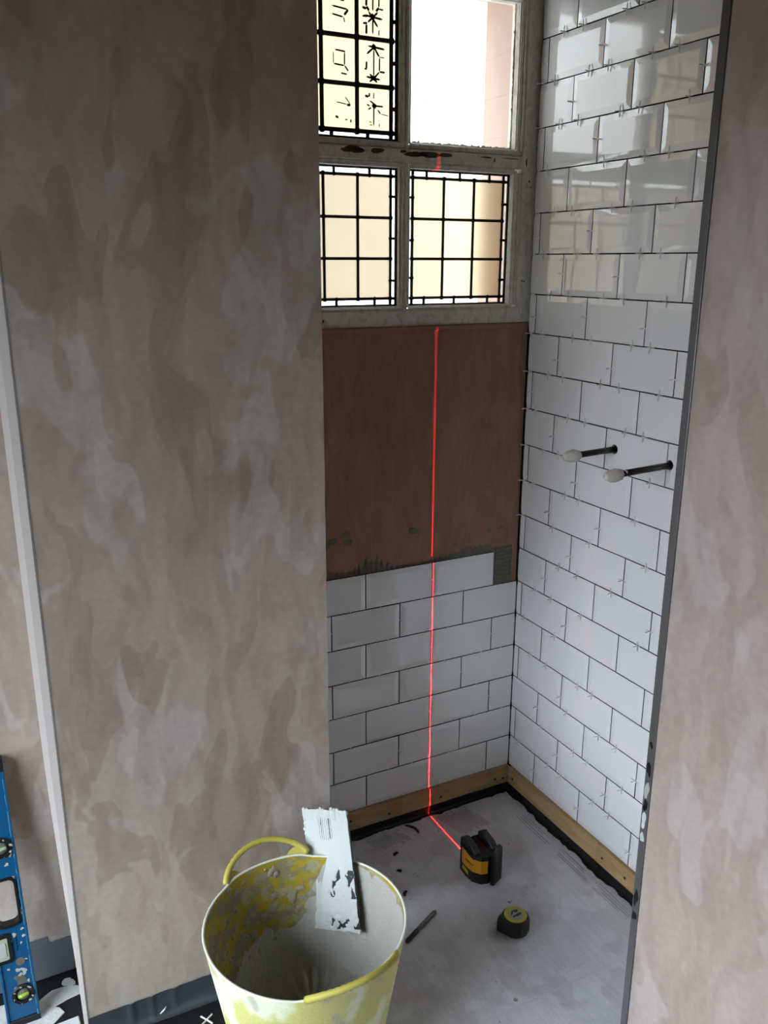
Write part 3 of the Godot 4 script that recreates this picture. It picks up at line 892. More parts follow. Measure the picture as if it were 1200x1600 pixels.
func leaded(s: Node3D, L: Array, k: int) -> void:
	var x0: float = L[0]
	var y0: float = L[1]
	var W: float = L[2] - x0
	var H: float = L[3] - y0
	var bx := 0.0165
	var by := 0.0185
	var cw := 0.0098 if k == 2 else 0.0068
	var zc := -0.041
	var st := begin()
	# breaks along the border: top, bottom (fractions from the left), left, right (from the top)
	var brk: Array = [[[0.185, 0.505, 0.80], [0.175, 0.475, 0.82], [0.20, 0.51, 0.79], [0.225, 0.50, 0.81]],
		[[0.14, 0.445, 0.755], [0.15, 0.455, 0.80], [0.2, 0.5, 0.8], [0.20, 0.50, 0.81]],
		[[0.2, 0.5, 0.8], [0.13, 0.43, 0.74], [0.2, 0.5, 0.8], [0.23, 0.49, 0.785]]][k]
	var xs := [x0 + bx, x0 + bx + (W - 2 * bx) / 3.0, x0 + bx + (W - 2 * bx) * 2.0 / 3.0, x0 + W - bx]
	var ys := [y0 + by, y0 + by + (H - 2 * by) / 3.0, y0 + by + (H - 2 * by) * 2.0 / 3.0, y0 + H - by]
	var V := func(x: float, a: float, b: float, t: float): add_box(st, Vector3(x, (a + b) * 0.5, zc), Vector3(t, b - a, 0.007), 0.0017)
	var Hz := func(y: float, a: float, b: float, t: float): add_box(st, Vector3((a + b) * 0.5, y, zc), Vector3(b - a, t, 0.0074), 0.0017)
	for i in 4: V.call(xs[i], ys[0] if i in [1, 2] else y0, ys[3] if i in [1, 2] else y0 + H, cw)
	for i in 4: Hz.call(ys[i], xs[0] if i in [1, 2] else x0, xs[3] if i in [1, 2] else x0 + W, cw)
	V.call(x0, y0, y0 + H, cw * 1.3)
	V.call(x0 + W, y0, y0 + H, cw * 1.3)
	Hz.call(y0, x0, x0 + W, cw * 1.3)
	Hz.call(y0 + H, x0, x0 + W, cw * 1.3)
	for f in brk[0]: V.call(x0 + W * f, ys[3], y0 + H, cw * 0.9)
	for f in brk[1]: V.call(x0 + W * f, y0, ys[0], cw * 0.9)
	for f in brk[2]: Hz.call(y0 + H * (1.0 - f), x0, xs[0], cw * 0.9)
	for f in brk[3]: Hz.call(y0 + H * (1.0 - f), xs[3], x0 + W, cw * 0.9)
	# solder joints, which round the corners of the glass
	for i in 4:
		for j in 4:
			add_prism(st, circle(cw * 0.86, 10, Vector2(xs[i], ys[j])), zc - 0.0042, zc + 0.0042, 0.0015)
	for f in brk[0]: add_prism(st, circle(0.005, 10, Vector2(x0 + W * f, ys[3])), zc - 0.004, zc + 0.004, 0.0015)
	for f in brk[1]: add_prism(st, circle(0.005, 10, Vector2(x0 + W * f, ys[0])), zc - 0.004, zc + 0.004, 0.0015)
	for f in brk[3]: add_prism(st, circle(0.005, 10, Vector2(xs[3], y0 + H * (1.0 - f))), zc - 0.004, zc + 0.004, 0.0015)
	for f in brk[2]: add_prism(st, circle(0.005, 10, Vector2(xs[0], y0 + H * (1.0 - f))), zc - 0.004, zc + 0.004, 0.0015)
	put("lead_came", done(st), M.lead, s)
	for i in 3:
		for j in 3:
			var g: Material = M.painted if k == 2 else (M.rose if k == 1 else (M.amber if i == 0 else M.amber_b))
			var pw: float = xs[i + 1] - xs[i]
			var phh: float = ys[j + 1] - ys[j]
			var c := Vector3((xs[i] + xs[i + 1]) * 0.5, (ys[j] + ys[j + 1]) * 0.5, zc)
			var key := "pane%d_%d" % [roundi(pw * 1e4), roundi(phh * 1e4)]
			if not cache.has(key): cache[key] = box(Vector3(pw - 0.001, phh - 0.001, 0.003))
			put("pane", cache[key], g, s, c)
			if k == 2: pictogram(s, c, pw, phh, i, 2 - j)
	# clear strips round the border
	var horiz := func(fr: Array, ya: float, yb: float):
		var e := [0.0] + fr + [1.0]
		for q in e.size() - 1:
			var a: float = x0 + W * e[q]
			var b: float = x0 + W * e[q + 1]
			put("pane", box(Vector3(b - a - 0.001, yb - ya - 0.001, 0.0024)), M.clear, s, Vector3((a + b) * 0.5, (ya + yb) * 0.5, zc))
	horiz.call(brk[0], ys[3], y0 + H)
	horiz.call(brk[1], y0, ys[0])
	var vert := func(fr: Array, xa: float, xb: float):
		var e := [by / H] + fr + [1.0 - by / H]
		for q in e.size() - 1:
			var a: float = y0 + H * (1.0 - e[q + 1])
			var b: float = y0 + H * (1.0 - e[q])
			put("pane", box(Vector3(xb - xa - 0.001, b - a - 0.001, 0.0024)), M.clear, s, Vector3((xa + xb) * 0.5, (a + b) * 0.5, zc))
	vert.call(brk[2], x0, xs[0])
	vert.call(brk[3], xs[3], x0 + W)

func pictogram(s: Node3D, c: Vector3, w: float, h: float, col: int, row: int) -> void:
	# painted strokes on the amber panes: [x0, y0, x1, y1, width] in pane fractions, y downward, as the photograph shows them
	var S := []
	if col == 2 and row == 0:
		S = [[.45, .10, .45, .42, .02], [.25, .10, .25, .33, .03], [.64, .10, .64, .32, .02], [.25, .33, .34, .42, .03], [.64, .32, .55, .42, .03], [.12, .36, .25, .38, .03], [.64, .36, .78, .36, .02], [.45, .50, .45, .95, .02], [.15, .53, .78, .58, .025], [.28, .70, .62, .42, .025], [.30, .42, .62, .78, .025], [.25, .72, .25, .96, .03], [.64, .82, .64, .96, .015], [.14, .72, .28, .70, .025], [.38, .50, .52, .58, .05], [.12, .56, .30, .55, .02]]
	elif col == 2 and row == 1:
		S = [[.48, .14, .48, .88, .018], [.28, .13, .85, .17, .025], [.50, .13, .26, .32, .025], [.48, .14, .66, .36, .025], [.42, .10, .54, .16, .05], [.25, .48, .25, .66, .025], [.18, .66, .27, .66, .02], [.66, .36, .66, .70, .02], [.66, .36, .82, .36, .012], [.66, .70, .84, .70, .025], [.66, .70, .50, .84, .02], [.22, .84, .70, .88, .025], [.34, .76, .60, .96, .025], [.60, .76, .34, .96, .025], [.42, .84, .54, .88, .05]]
	elif col == 2 and row == 2:
		S = [[.48, .10, .48, .26, .015], [.34, .12, .34, .22, .02], [.20, .20, .32, .21, .03], [.48, .34, .48, .92, .018], [.34, .30, .62, .44, .02], [.46, .42, .80, .42, .02], [.30, .52, .40, .46, .02], [.26, .40, .36, .43, .02], [.60, .50, .70, .60, .018], [.70, .60, .96, .63, .01], [.42, .40, .56, .45, .05], [.32, .80, .42, .82, .012], [.34, .88, .44, .88, .012], [.66, .82, .66, .92, .012]]
	elif col == 1 and row == 0:
		S = [[.34, .08, .66, .08, .02], [.66, .05, .66, .27, .035], [.40, .24, .68, .27, .03], [.28, .42, .78, .46, .02], [.78, .46, .66, .60, .03], [.28, .60, .64, .64, .02], [.64, .64, .68, .76, .015], [.32, .05, .36, .16, .05], [.36, .12, .60, .16, .05], [.40, .16, .62, .22, .05], [.40, .08, .60, .12, .05]]
	elif col == 1 and row == 1:
		S = [[.36, .30, .70, .32, .02], [.32, .34, .32, .62, .012], [.32, .62, .66, .64, .02], [.66, .32, .66, .64, .018], [.66, .64, .78, .76, .02], [.54, .82, .74, .83, .02]]
	elif col == 1 and row == 2:
		S = [[.38, .40, .74, .44, .012], [.66, .26, .82, .42, .014], [.72, .46, .84, .44, .03], [.36, .74, .46, .76, .03], [.84, .78, .84, .86, .02], [.66, .80, .74, .80, .015]]
	else:
		S = [[.5, .2, .5, .8, .02], [.3, .3, .7, .36, .02], [.3, .6, .7, .6, .02]]
	var faint := (row == 2)
	var st := begin()
	for q in S:
		var a := Vector2((q[0] - 0.5) * w * 0.92, (0.5 - q[1]) * h * 0.92)
		var b := Vector2((q[2] - 0.5) * w * 0.92, (0.5 - q[3]) * h * 0.92)
		var d := (b - a)
		var n: Vector2 = Vector2(-d.y, d.x).normalized() * q[4] * w * 1.15
		var m := (a + b) * 0.5
		add_prism(st, PackedVector2Array([a, a.lerp(m, 0.3) + n, b.lerp(m, 0.3) + n * 0.9, b, b.lerp(m, 0.3) - n, a.lerp(m, 0.3) - n * 0.8]), 0.0015, 0.0019)
	# dark dirty rim inside the leads
	for e in 26:
		var side := e % 4
		var t := rng.randf_range(-0.46, 0.46)
		var p := Vector2(t * w, (0.5 if side == 0 else -0.5) * h * 0.915) if side < 2 else Vector2((0.5 if side == 2 else -0.5) * w * 0.905, t * h)
		var sz := Vector2(rng.randf_range(0.003, 0.009), 0.0007) if side < 2 else Vector2(0.0007, rng.randf_range(0.003, 0.009))
		add_prism(st, PackedVector2Array([p + Vector2(-sz.x, -sz.y), p + Vector2(sz.x, -sz.y), p + sz, p + Vector2(-sz.x, sz.y)]), 0.0015, 0.0018)
	put("painted_mark", done(st), M.faint_mark if faint else M.mark, s, c)

# ---------------------------------------------------------------- battens, floor strips
func battens() -> void:
	var b := root("timber_batten", Vector3(-0.379, 0, 0))
	tag(b, "pale timber batten along the foot of the back tiles below the window", "batten", "timber battens under the tiles")
	put("board", box(Vector3(0.755, 0.057, 0.018), 0.0012), M.timber, b, Vector3(0, 0.0600, -0.0015))
	for x in [-0.17, -0.045, 0.13, 0.325, 0.355]:
		put("screw", prism(circle(0.0038, 10), 0.0, 0.0016, 0.0006), M.screw, b, Vector3(x, 0.057 + 0.008 * sin(x * 30.0), 0.0074))
	var c := root("timber_batten", Vector3(0, 0, 0.42))
	tag(c, "pale timber batten along the foot of the right-hand tiled wall with the pipes", "batten", "timber battens under the tiles")
	var rb := put("board", box(Vector3(0.83, 0.057, 0.018), 0.0012), M.timber, c, Vector3(0.0015, 0.0600, 0.005))
	rb.rotation.y = PI / 2
	for z in [-0.385, 0.03, 0.118]:
		var s := put("screw", prism(circle(0.0038, 10), 0.0, 0.0016, 0.0006), M.screw, c, Vector3(-0.0074, 0.058, z))
		s.rotation.y = -PI / 2

func floor_things() -> void:
	# black tanking upturned below the battens, its edge ragged on the floor
	var fl: Node3D = get_node("floor")
	var n := noise(25, 18.0, 3)
	for side in 2:
		var rows := []
		for j in 8:
			var row := PackedVector3Array()
			var t := j / 7.0
			var len_ := 0.757 if side == 0 else 0.842
			for i in 100:
				var s := len_ * i / 99.0
				var up := 0.034 * (1.0 - t / 0.7) if t < 0.7 else 0.0
				var outw := 0.0006 + 0.002 * absf(n.get_noise_2d(s, t)) if t < 0.7 else (t - 0.7) / 0.3 * (0.012 + 0.012 * n.get_noise_1d(s * 0.8 + side * 9.0) + 0.002 * n.get_noise_1d(s * 5.0))
				var y := up + 0.0008 + 0.0016 * absf(n.get_noise_2d(s * 2.0, t * 3.0 + side))
				if t >= 0.999: y = 0.0002
				row.append(Vector3(-s, y, outw) if side == 0 else Vector3(-outw, y, s))
			rows.append(row)
		put("tanking_upstand", grid(rows, false, side == 1), M.tanking, fl)
	var st := begin()
	add_box(st, Vector3(-0.379, 0.016, -0.006), Vector3(0.757, 0.031, 0.010), 0.0)
	add_box(st, Vector3(0.0045, 0.016, 0.42), Vector3(0.008, 0.031, 0.84), 0.0)
	put("tanking_upstand", done(st), M.tanking, fl)

# ---------------------------------------------------------------- shower pipes
func pipes() -> void:
	var spots := [[Vector3(0, 1.1649, 0.3643), 0.140, -0.004, 0.0], [Vector3(0, 1.1630, 0.5453), 0.172, -0.006, 1.0]]
	for k in 2:
		var q: Array = spots[k]
		var o := root("shower_pipe", q[0])
		tag(o, ["dark copper pipe stub with taped white end, the one farther from the metal bead", "dark copper pipe stub with taped white end, close beside the metal bead"][k], "pipe", "pipe stubs through the tiles")
		var L: float = q[1]
		put("tube", tube(PackedVector3Array([Vector3(0.0085, 0.0, 0), Vector3(-L * 0.5, q[2] * 0.5, 0), Vector3(-L, q[2], 0)]), [0.0075], 16), M.pipe, o)
		# rough end: compression cap wound with tape and daubed with adhesive
		var pr := []
		var n := noise(44 + k, 60.0, 2)
		var rows := []
		var rr := [0.0072, 0.0098, 0.0118, 0.0128, 0.0124, 0.0112, 0.0090, 0.0078, 0.0060, 0.0005]
		var xx := [0.034, 0.030, 0.024, 0.016, 0.008, 0.0, -0.006, -0.010, -0.0135, -0.0145]
		for j in rr.size():
			var row := PackedVector3Array()
			for i in 20:
				var a := TAU * i / 20.0
				var r: float = rr[j] * (1.12 + 0.09 * (j % 2) + 0.16 * n.get_noise_3d(cos(a), xx[j] * 40.0, sin(a)))
				row.append(Vector3(-L + xx[j], q[2] + r * cos(a), r * sin(a)))
			rows.append(row)
		put("taped_end", grid(rows, true, false), M.tape, o)
		if k == 1:
			put("tape_tail", box(Vector3(0.004, 0.016, 0.010), 0.001), M.tape, o, Vector3(-L + 0.043, q[2] + 0.002, 0.002)).rotation = Vector3(0.2, 0.3, 0.5)
		for f in 4:
			put("adhesive_daub", prism(blob(0.0028, 9, 0.4), 0.0, 0.0012, 0.0004, Transform3D(Basis(Vector3.UP, -PI / 2), Vector3.ZERO)), M.splash, o, Vector3(-0.02 - 0.022 * f, -0.0072 + 0.0005 * f, 0.002 * (f - 2))).rotation = Vector3(0, PI / 3, -0.4)

# ---------------------------------------------------------------- tile spacers
func spacer_mesh() -> ArrayMesh:
	var p := PackedVector2Array()
	var a := 0.0011
	var L := 0.0122
	for q in [[a, a], [a, L], [-a, L], [-a, a], [-L, a], [-L, -a], [-a, -a], [-a, -L], [a, -L], [a, -a], [L, -a], [L, a]]: p.append(Vector2(q[0], q[1]))
	return prism(p, -0.0010, 0.0010, 0.0003)

func spacer(mesh: Mesh, T: Transform3D, label: String, group: String) -> void:
	var o := put("tile_spacer", mesh, M.plastic)
	o.transform = T
	tag(o, label, "tile spacer", group)

func spacers() -> void:
	var m := spacer_mesh()
	var G := "cross spacers in the right-hand wall"
	# plane of the cross stands off the wall: its x axis points out of the wall
	for k in range(1, 21):
		var first := 0.125 if (k - 1) % 2 == 1 else 0.0211
		if k % 2 == 0: first = 0.0211
		# joints of the row above
		var f := 0.125 if k % 2 == 0 else 0.0211
		var spots := []
		for i in 4:
			for d in [-0.036, 0.030]:
				var s: float = f + PW * i + d + rng.randf_range(-0.007, 0.007)
				if s > 0.012 and s < 0.548 and rng.randf() < (0.94 if k > 7 else 0.62): spots.append(s)
		for i in spots.size():
			var tr := Transform3D(Basis(Vector3.UP, PI) * Basis(Vector3(0, 1, 0), rng.randf_range(-0.3, 0.3)) * Basis(Vector3(1, 0, 0), rng.randf_range(-0.12, 0.12)) , Vector3(-0.0035, Y0 + k * PH, spots[i]))
			spacer(m, tr, "white cross spacer, right wall, %s level joint above the batten, %s from the corner" % [ORD[k - 1], ORD[i]], G)
	# upright joints: [row, index]
	for q in [[0, 0], [0, 1], [0, 2], [1, 1], [1, 2], [2, 0], [2, 2], [3, 1], [5, 1], [6, 0], [6, 2], [7, 1], [7, 2], [8, 0], [8, 1], [9, 1], [10, 0], [11, 0], [12, 0], [12, 1], [12, 2], [13, 0], [13, 1], [13, 2], [14, 0], [14, 1], [15, 0], [15, 1], [17, 1], [18, 0], [18, 2], [19, 1]]:
		var s: float = (0.125 if q[0] % 2 == 0 else 0.0211) + PW * q[1]
		var tr := Transform3D(Basis(Vector3.UP, PI) * Basis(Vector3.RIGHT, PI / 2 + rng.randf_range(-0.1, 0.1)), Vector3(-0.0035, Y0 + (q[0] + rng.randf_range(0.35, 0.6)) * PH, s))
		spacer(m, tr, "white cross spacer, right wall, %s upright joint in the %s tile row" % [ORD[q[1]], ORD[q[0]]], G)
	# back wall
	G = "cross spacers in the back wall"
	for k in range(1, 7):
		var f := 0.084 if k % 2 == 0 else 0.1849
		var spots := []
		for i in 4:
			for d in [-0.045, 0.04]:
				var s: float = f + PW * i + d + rng.randf_range(-0.01, 0.01)
				if s > 0.012 and s < 0.57 and rng.randf() < 0.72: spots.append(s)
		for i in spots.size():
			var tr := Transform3D(Basis(Vector3.UP, -PI / 2) * Basis(Vector3.RIGHT, rng.randf_range(-0.12, 0.12)), Vector3(-spots[i], Y0 + k * PH, -0.0058))
			spacer(m, tr, "white cross spacer, back wall, %s level joint above the batten, %s from the corner" % [ORD[k - 1], ORD[i]], G)
	for q in [[6, 1], [4, 1], [2, 1], [0, 1], [5, 1], [5, 2], [3, 0], [4, 0], [2, 0], [1, 1]]:
		var s: float = (0.084 if q[0] % 2 == 0 else 0.1849) + PW * q[1]
		var tr := Transform3D(Basis(Vector3.UP, -PI / 2) * Basis(Vector3.RIGHT, PI / 2), Vector3(-s, Y0 + (q[0] + 0.5) * PH, -0.0030))
		spacer(m, tr, "white cross spacer, back wall, %s upright joint in the %s tile row" % [ORD[q[1]], ORD[q[0]]], G)
	# stuck in the open corner beside the window and plaster
	for k in range(8, 20):
		var tr := Transform3D(Basis(Vector3.UP, -PI / 2) * Basis(Vector3.RIGHT, 0.2 * sin(k * 2.0)), Vector3(-0.006, Y0 + k * PH, 0.006))
		tr.basis = Basis(Vector3.RIGHT, PI / 2) * Basis(Vector3.BACK, 0.3 * sin(k * 1.7))
		spacer(m, tr, "white cross spacer poking from the inner corner at the %s level joint" % ORD[k - 1], "cross spacers in the inner corner")
	var fx := put("tile_spacer", m, M.plastic)
	fx.scale = Vector3.ONE * 1.45
	fx.transform = Transform3D(Basis(Vector3.UP, 0.55) * Basis(Vector3.RIGHT, PI / 2) * Basis.from_scale(Vector3.ONE * 1.45), Vector3(-1.088, -0.0024, 0.4155))
	tag(fx, "large white cross spacer lying flat on the black floor beside the tub", "tile spacer")

# ---------------------------------------------------------------- flexible tub
const TUB_H := 0.36
func tub_r(y: float) -> float: return lerpf(0.137, 0.196, y / TUB_H)
func lift(a: float) -> float:
	# rim height over the angle: raised in two soft humps for the handles
	var d := 0.0
	for c in [4.62, 1.45]:
		var e := wrapf(a - c, -PI, PI)
		d += smoothstep(0.58, 0.36, absf(e))
	return d

func bucket(at: Vector3) -> void:
	var o := root("rubber_tub", at + Vector3(0, -0.004, 0))
	tag(o, "yellow flexible two-handled tub crusted with adhesive, standing on the shower floor", "bucket")
	var seg := 96
	var outer := []
	var inner := []
	var P := func(a: float, y: float, off: float) -> Vector3:
		var r: float = tub_r(y) + off
		return Vector3(cos(a) * r * 1.02, y, sin(a) * r * 0.99)
	for j in 16:
		var row := PackedVector3Array()
		for i in seg:
			var a := TAU * i / seg
			var y := 0.003 + (TUB_H + 0.006 * lift(a) + 0.003 * sin(2.0 * a + 1.0) - 0.003) * j / 15.0
			row.append(P.call(a, y, 0.0 if j > 0 else -0.006))
		outer.append(row)
	var base := PackedVector3Array()
	for i in seg: base.append(P.call(TAU * i / seg, 0.0, -0.012))
	outer.insert(0, base)
	var bc := PackedVector3Array()
	for i in seg: bc.append(Vector3(0, 0.0, 0))
	outer.insert(0, bc)
	put("shell", grid(outer, true, false), M.tub_out, o)
	for j in 14:
		var row := PackedVector3Array()
		for i in seg:
			var a := TAU * i / seg
			var y := 0.006 + (TUB_H + 0.006 * lift(a) + 0.003 * sin(2.0 * a + 1.0) - 0.006) * j / 13.0
			row.append(P.call(a, y, -0.0045))
		inner.append(row)
	put("lining", grid(inner, true, true), M.tub_in, o)
	# rolled rim
	var st := begin(true)
	var rows := []
	for i in seg + 1:
		var a := TAU * i / seg
		var row := PackedVector3Array()
		var y := TUB_H + 0.006 * lift(a) + 0.003 * sin(2.0 * a + 1.0)
		for k in 8:
			var b := TAU * k / 8.0
			var q: Vector3 = P.call(a, y + 0.0020 * sin(b), -0.0022 + 0.0027 * cos(b))
			row.append(q)
		rows.append(row)
	add_grid(st, rows, true, true)
	put("rim", done(st), M.tub_rim, o)
	# two grips: an arch leaning outward over an open slot
	for h in [4.62, 1.45]:
		var path := PackedVector3Array()
		var rad := []
		for k in 41:
			var t := k / 40.0
			var a: float = h + (t - 0.5) * 0.98
			var arch := pow(maxf(0.0, sin(PI * t)), 0.75)
			var q: Vector3 = P.call(a, TUB_H + 0.004 + (0.033 if h > 3.0 else 0.034) * arch, 0.001 + (0.022 if h > 3.0 else 0.020) * arch)
			path.append(q)
			rad.append((0.0062 + 0.0008 * cos(k * PI)) if k > 5 and k < 35 else 0.0052 + 0.003 * absf(t - 0.5))
		put("handle", tube(path, rad, 10), M.tub_handle, o)
		for e in 2: # webs where the arch grows out of the wall
			var wr := []
			for k in 9:
				var t := k / 8.0 * 0.26
				if e == 1: t = 1.0 - t
				var a: float = h + (t - 0.5) * 0.98
				var arch := pow(maxf(0.0, sin(PI * t)), 0.75)
				var fr := PackedVector3Array()
				for m in 5:
					var u := m / 4.0
					var q0: Vector3 = P.call(a, TUB_H - 0.004, -0.002)
					var q1: Vector3 = P.call(a, TUB_H + 0.004 + (0.033 if h > 3.0 else 0.034) * arch, 0.001 + (0.022 if h > 3.0 else 0.020) * arch)
					fr.append(q0.lerp(q1, u * (1.0 - 0.95 * pow(k / 8.0, 2.0))))
				wr.append(fr)
			put("handle_web", grid(wr, false, false), M.tub_handle, o)
	# dried crumbs and daubs of adhesive stuck to the lining
	st = begin(true)
	var nl := noise(58, 60.0, 2)
	for k in 420:
		var a := rng.randf_range(PI * 0.55, PI * 1.85)
		var y := 0.355 - 0.2 * pow(rng.randf(), 0.8)
		var c: Vector3 = P.call(a, y, -0.0050)
		var nrm := Vector3(cos(a), -0.16, sin(a)).normalized()
		var tx := Vector3(-sin(a), 0, cos(a))
		var ty := nrm.cross(tx).normalized()
		var rr := rng.randf_range(0.0015, 0.0035) if rng.randf() < 0.75 else rng.randf_range(0.004, 0.0085)
		var rw := []
		for j in 4:
			var f := PI * 0.5 * j / 3.0
			var row := PackedVector3Array()
			for i in 14:
				var b := TAU * i / 14.0
				var q := rr * (1.0 + 1.1 * nl.get_noise_3d(cos(b) * 0.03 + k, sin(b) * 0.03, 0.0)) * cos(f)
				row.append(c + tx * cos(b) * q * 1.3 + ty * sin(b) * q - nrm * sin(f) * minf(rr * 0.5, 0.002))
			rw.append(row)
		add_grid(st, rw, true, false)
	tag(put("adhesive_crumbs", done(st), M.adhesive_drab, o), "grey crumbs of dried adhesive on the lining", "", "", "stuff")
	# the adhesive mixed in it: low at the left, dragged up to the rim on the right
	var ad := []
	var n := noise(53, 9.0, 4)
	var nf := noise(54, 45.0, 2)
	var NA := 150
	var NS := 46
	for j in NS:
		var s := j / (NS - 1.0)
		var row := PackedVector3Array()
		for i in NA:
			var a := TAU * i / NA
			var right := 0.5 + 0.5 * cos(a + 0.12)               # 1 at the right and rear
			var yb := 0.078 + 0.055 * right
			var top := lerpf(0.15, 0.352, smoothstep(0.66, 0.90, right)) + 0.06 * smoothstep(0.5, 1.0, sin(-a)) + 0.018 * n.get_noise_2d(cos(a) * 0.35, sin(a) * 0.35) + 0.012 * nf.get_noise_2d(cos(a) * 0.5, sin(a) * 0.5)
			top = minf(top, 0.354)
			var y := 0.0
			var r := 0.0
			if s < 0.62:
				var q := s / 0.62
				r = q * (tub_r(yb) - 0.022)
				y = yb - 0.016 * (1.0 - q * q) * (1.0 - right * 0.5)
				var comb := sin(a * 26.0 + 5.0 * q + 3.0 * n.get_noise_2d(cos(a) * 0.2, sin(a) * 0.2)) * 0.5 + 0.5
				y += 0.006 * n.get_noise_2d(cos(a) * r * 14.0, sin(a) * r * 14.0) + 0.013 * pow(comb, 0.7) * smoothstep(0.15, 0.45, q) * smoothstep(1.0, 0.75, q) * smoothstep(-0.2, 0.5, cos(a + 0.3))
				y += 0.0016 * nf.get_noise_2d(cos(a) * r * 6.0, sin(a) * r * 6.0)
			else:
				var q := (s - 0.62) / 0.38
				y = lerpf(yb, maxf(top, yb + 0.012), pow(q, 1.25))
				var thick := lerpf(0.022, 0.0045, sqrt(q)) + 0.003 * n.get_noise_2d(a * 2.0, y * 9.0)
				var arc := sin((y - 0.03 * cos(3.0 * (a + 0.2))) * TAU / 0.011)
				thick += 0.0016 * arc * smoothstep(0.80, 0.95, right) * smoothstep(0.2, 0.4, q)
				if q > 0.99: thick = 0.0046
				r = tub_r(y) - 0.0045 - maxf(0.0004, thick - 0.0040)
			row.append(Vector3(cos(a) * r * 1.02, y, sin(a) * r * 0.99))
		ad.append(row)
	var am := put("tile_adhesive", grid(ad, true, true), M.adhesive, null, at + Vector3(0, -0.004, 0))
	tag(am, "grey-white tile adhesive, furrowed and dragged up the right side inside the tub", "adhesive")

# ---------------------------------------------------------------- notched trowel
func trowel() -> void:
	var TL := Vector3(-0.8343, 0.432, 0.3759)
	var TR := Vector3(-0.7692, 0.4679, 0.4736)
	var BR := Vector3(-0.7712, 0.2468, 0.5859)
	var x := (TR - TL).normalized()
	var y := (TR - BR).normalized()
	var z := x.cross(y).normalized()
	y = z.cross(x).normalized()
	var W := (TR - TL).length()
	var H := (TR - BR).length()
	var o := root("notched_trowel")
	o.transform = Transform3D(Basis(x, y, z), (TL + TR) * 0.5 - y * H)
	tag(o, "notched steel trowel plastered white, stood upright in the yellow tub", "trowel")
	# blade outline with square notches across the head and down the left edge
	var p := PackedVector2Array()
	var hw := W * 0.5
	p.append(Vector2(-hw, -0.012))
	p.append(Vector2(hw, -0.002))
	p.append(Vector2(hw, H))
	var nt := 9
	for k in nt:
		var xa := hw - W * (k + 0.55) / (nt + 0.35)
		var xb := hw - W * (k + 1.0) / (nt + 0.35)
		p.append(Vector2(xa, H))
		p.append(Vector2(xa - 0.0006, H - 0.0075))
		p.append(Vector2(xb + 0.0006, H - 0.0075))
		p.append(Vector2(xb, H))
	p.append(Vector2(-hw, H))
	for k in 12:
		var ya := H - 0.012 - 0.0128 * k - 0.004
		p.append(Vector2(-hw, ya))
		p.append(Vector2(-hw + 0.0075, ya - 0.0006))
		p.append(Vector2(-hw + 0.0075, ya - 0.0060))
		p.append(Vector2(-hw, ya - 0.0066))
	put("blade", prism(p, -0.0007, 0.0007), M.steel, o)
	# coat of adhesive on the face, with bare scraped places and a ridge along the left
	var rows := []
	var n := noise(64, 22.0, 3)
	var nf := noise(65, 90.0, 2)
	for j in 91:
		var row := PackedVector3Array()
		var v := j / 90.0
		for i in 61:
			var u := i / 60.0
			var px := lerpf(-hw + 0.001, hw - 0.0015, u)
			var py := lerpf(-0.01, H - 0.001, v)
			var t := 0.0022 + 0.0012 * n.get_noise_2d(px * 2.0, py) + 0.0006 * nf.get_noise_2d(px * 3.0, py * 1.5)
			t += 0.006 * exp(-pow((px + hw * 0.62) / 0.0065, 2.0)) * smoothstep(0.75, 0.5, v) * smoothstep(0.05, 0.3, v)
			t += 0.004 * smoothstep(0.90, 0.985, v) * (0.7 + 0.9 * n.get_noise_2d(px * 6.0, 3.0))
			t += 0.003 * smoothstep(0.42, 0.02, v) * absf(n.get_noise_2d(px * 4.0, py * 4.0)) 
			# scraped back: comb lines near the head, worn spots lower down
			var s1 := smoothstep(0.028, 0.014, absf(px + 0.004 - 0.02 * (v - 0.85))) * smoothstep(0.72, 0.76, v) * smoothstep(0.95, 0.92, v) * (0.5 + 0.8 * sin(px * TAU / 0.0055))
			var s2 := smoothstep(0.03, 0.32, n.get_noise_2d(px * 1.6 + 7.0, py * 1.0 + 2.0)) * smoothstep(0.55, 0.48, v) * smoothstep(0.22, 0.30, v) * smoothstep(-0.03, 0.0, px)
			var s3 := smoothstep(0.26, 0.02, v) * smoothstep(-0.05, -0.01, px) * smoothstep(0.02, 0.35, nf.get_noise_2d(px * 0.5, py * 0.5) + 0.30 * smoothstep(-0.02, 0.055, px) * smoothstep(0.16, 0.05, v))
			t *= 1.0 - clampf(1.25 * maxf(s1, maxf(s2, s3)), 0.0, 1.1)
			row.append(Vector3(px, py, 0.0007 + maxf(t, -0.0003) if t > 0.0002 else 0.0003))
		rows.append(row)
	put("adhesive_coat", grid(rows, false, true), M.adhesive_white, o)
	# lumps clinging between the teeth
	var st := begin(true)
	for k in 30:
		var head := k < 16
		var c := Vector3(lerpf(-hw, hw, (k + 0.4) / 16.0), H - rng.randf_range(0.001, 0.008), 0.001) if head else Vector3(-hw + rng.randf_range(0.0, 0.004), H - 0.014 - 0.0105 * (k - 16), 0.001)
		var rr := rng.randf_range(0.003, 0.0055)
		var rw := []
		for j in 7:
			var f := PI * j / 6.0
			var row := PackedVector3Array()
			for i in 10:
				var a := TAU * i / 10.0
				row.append(c + Vector3(cos(a) * sin(f), cos(f), sin(a) * sin(f) * 0.7) * rr * (1.0 + 0.2 * nf.get_noise_3d(c.x * 9.0 + cos(a), cos(f), sin(a))))
			rw.append(row)
		add_grid(st, rw, true, true)
	put("adhesive_lumps", done(st), M.adhesive_white, o)
	# rib, posts and grip on the far side
	st = begin()
	add_box(st, Vector3(0.004, H * 0.5 + 0.005, -0.0035), Vector3(0.016, 0.20, 0.006), 0.002)
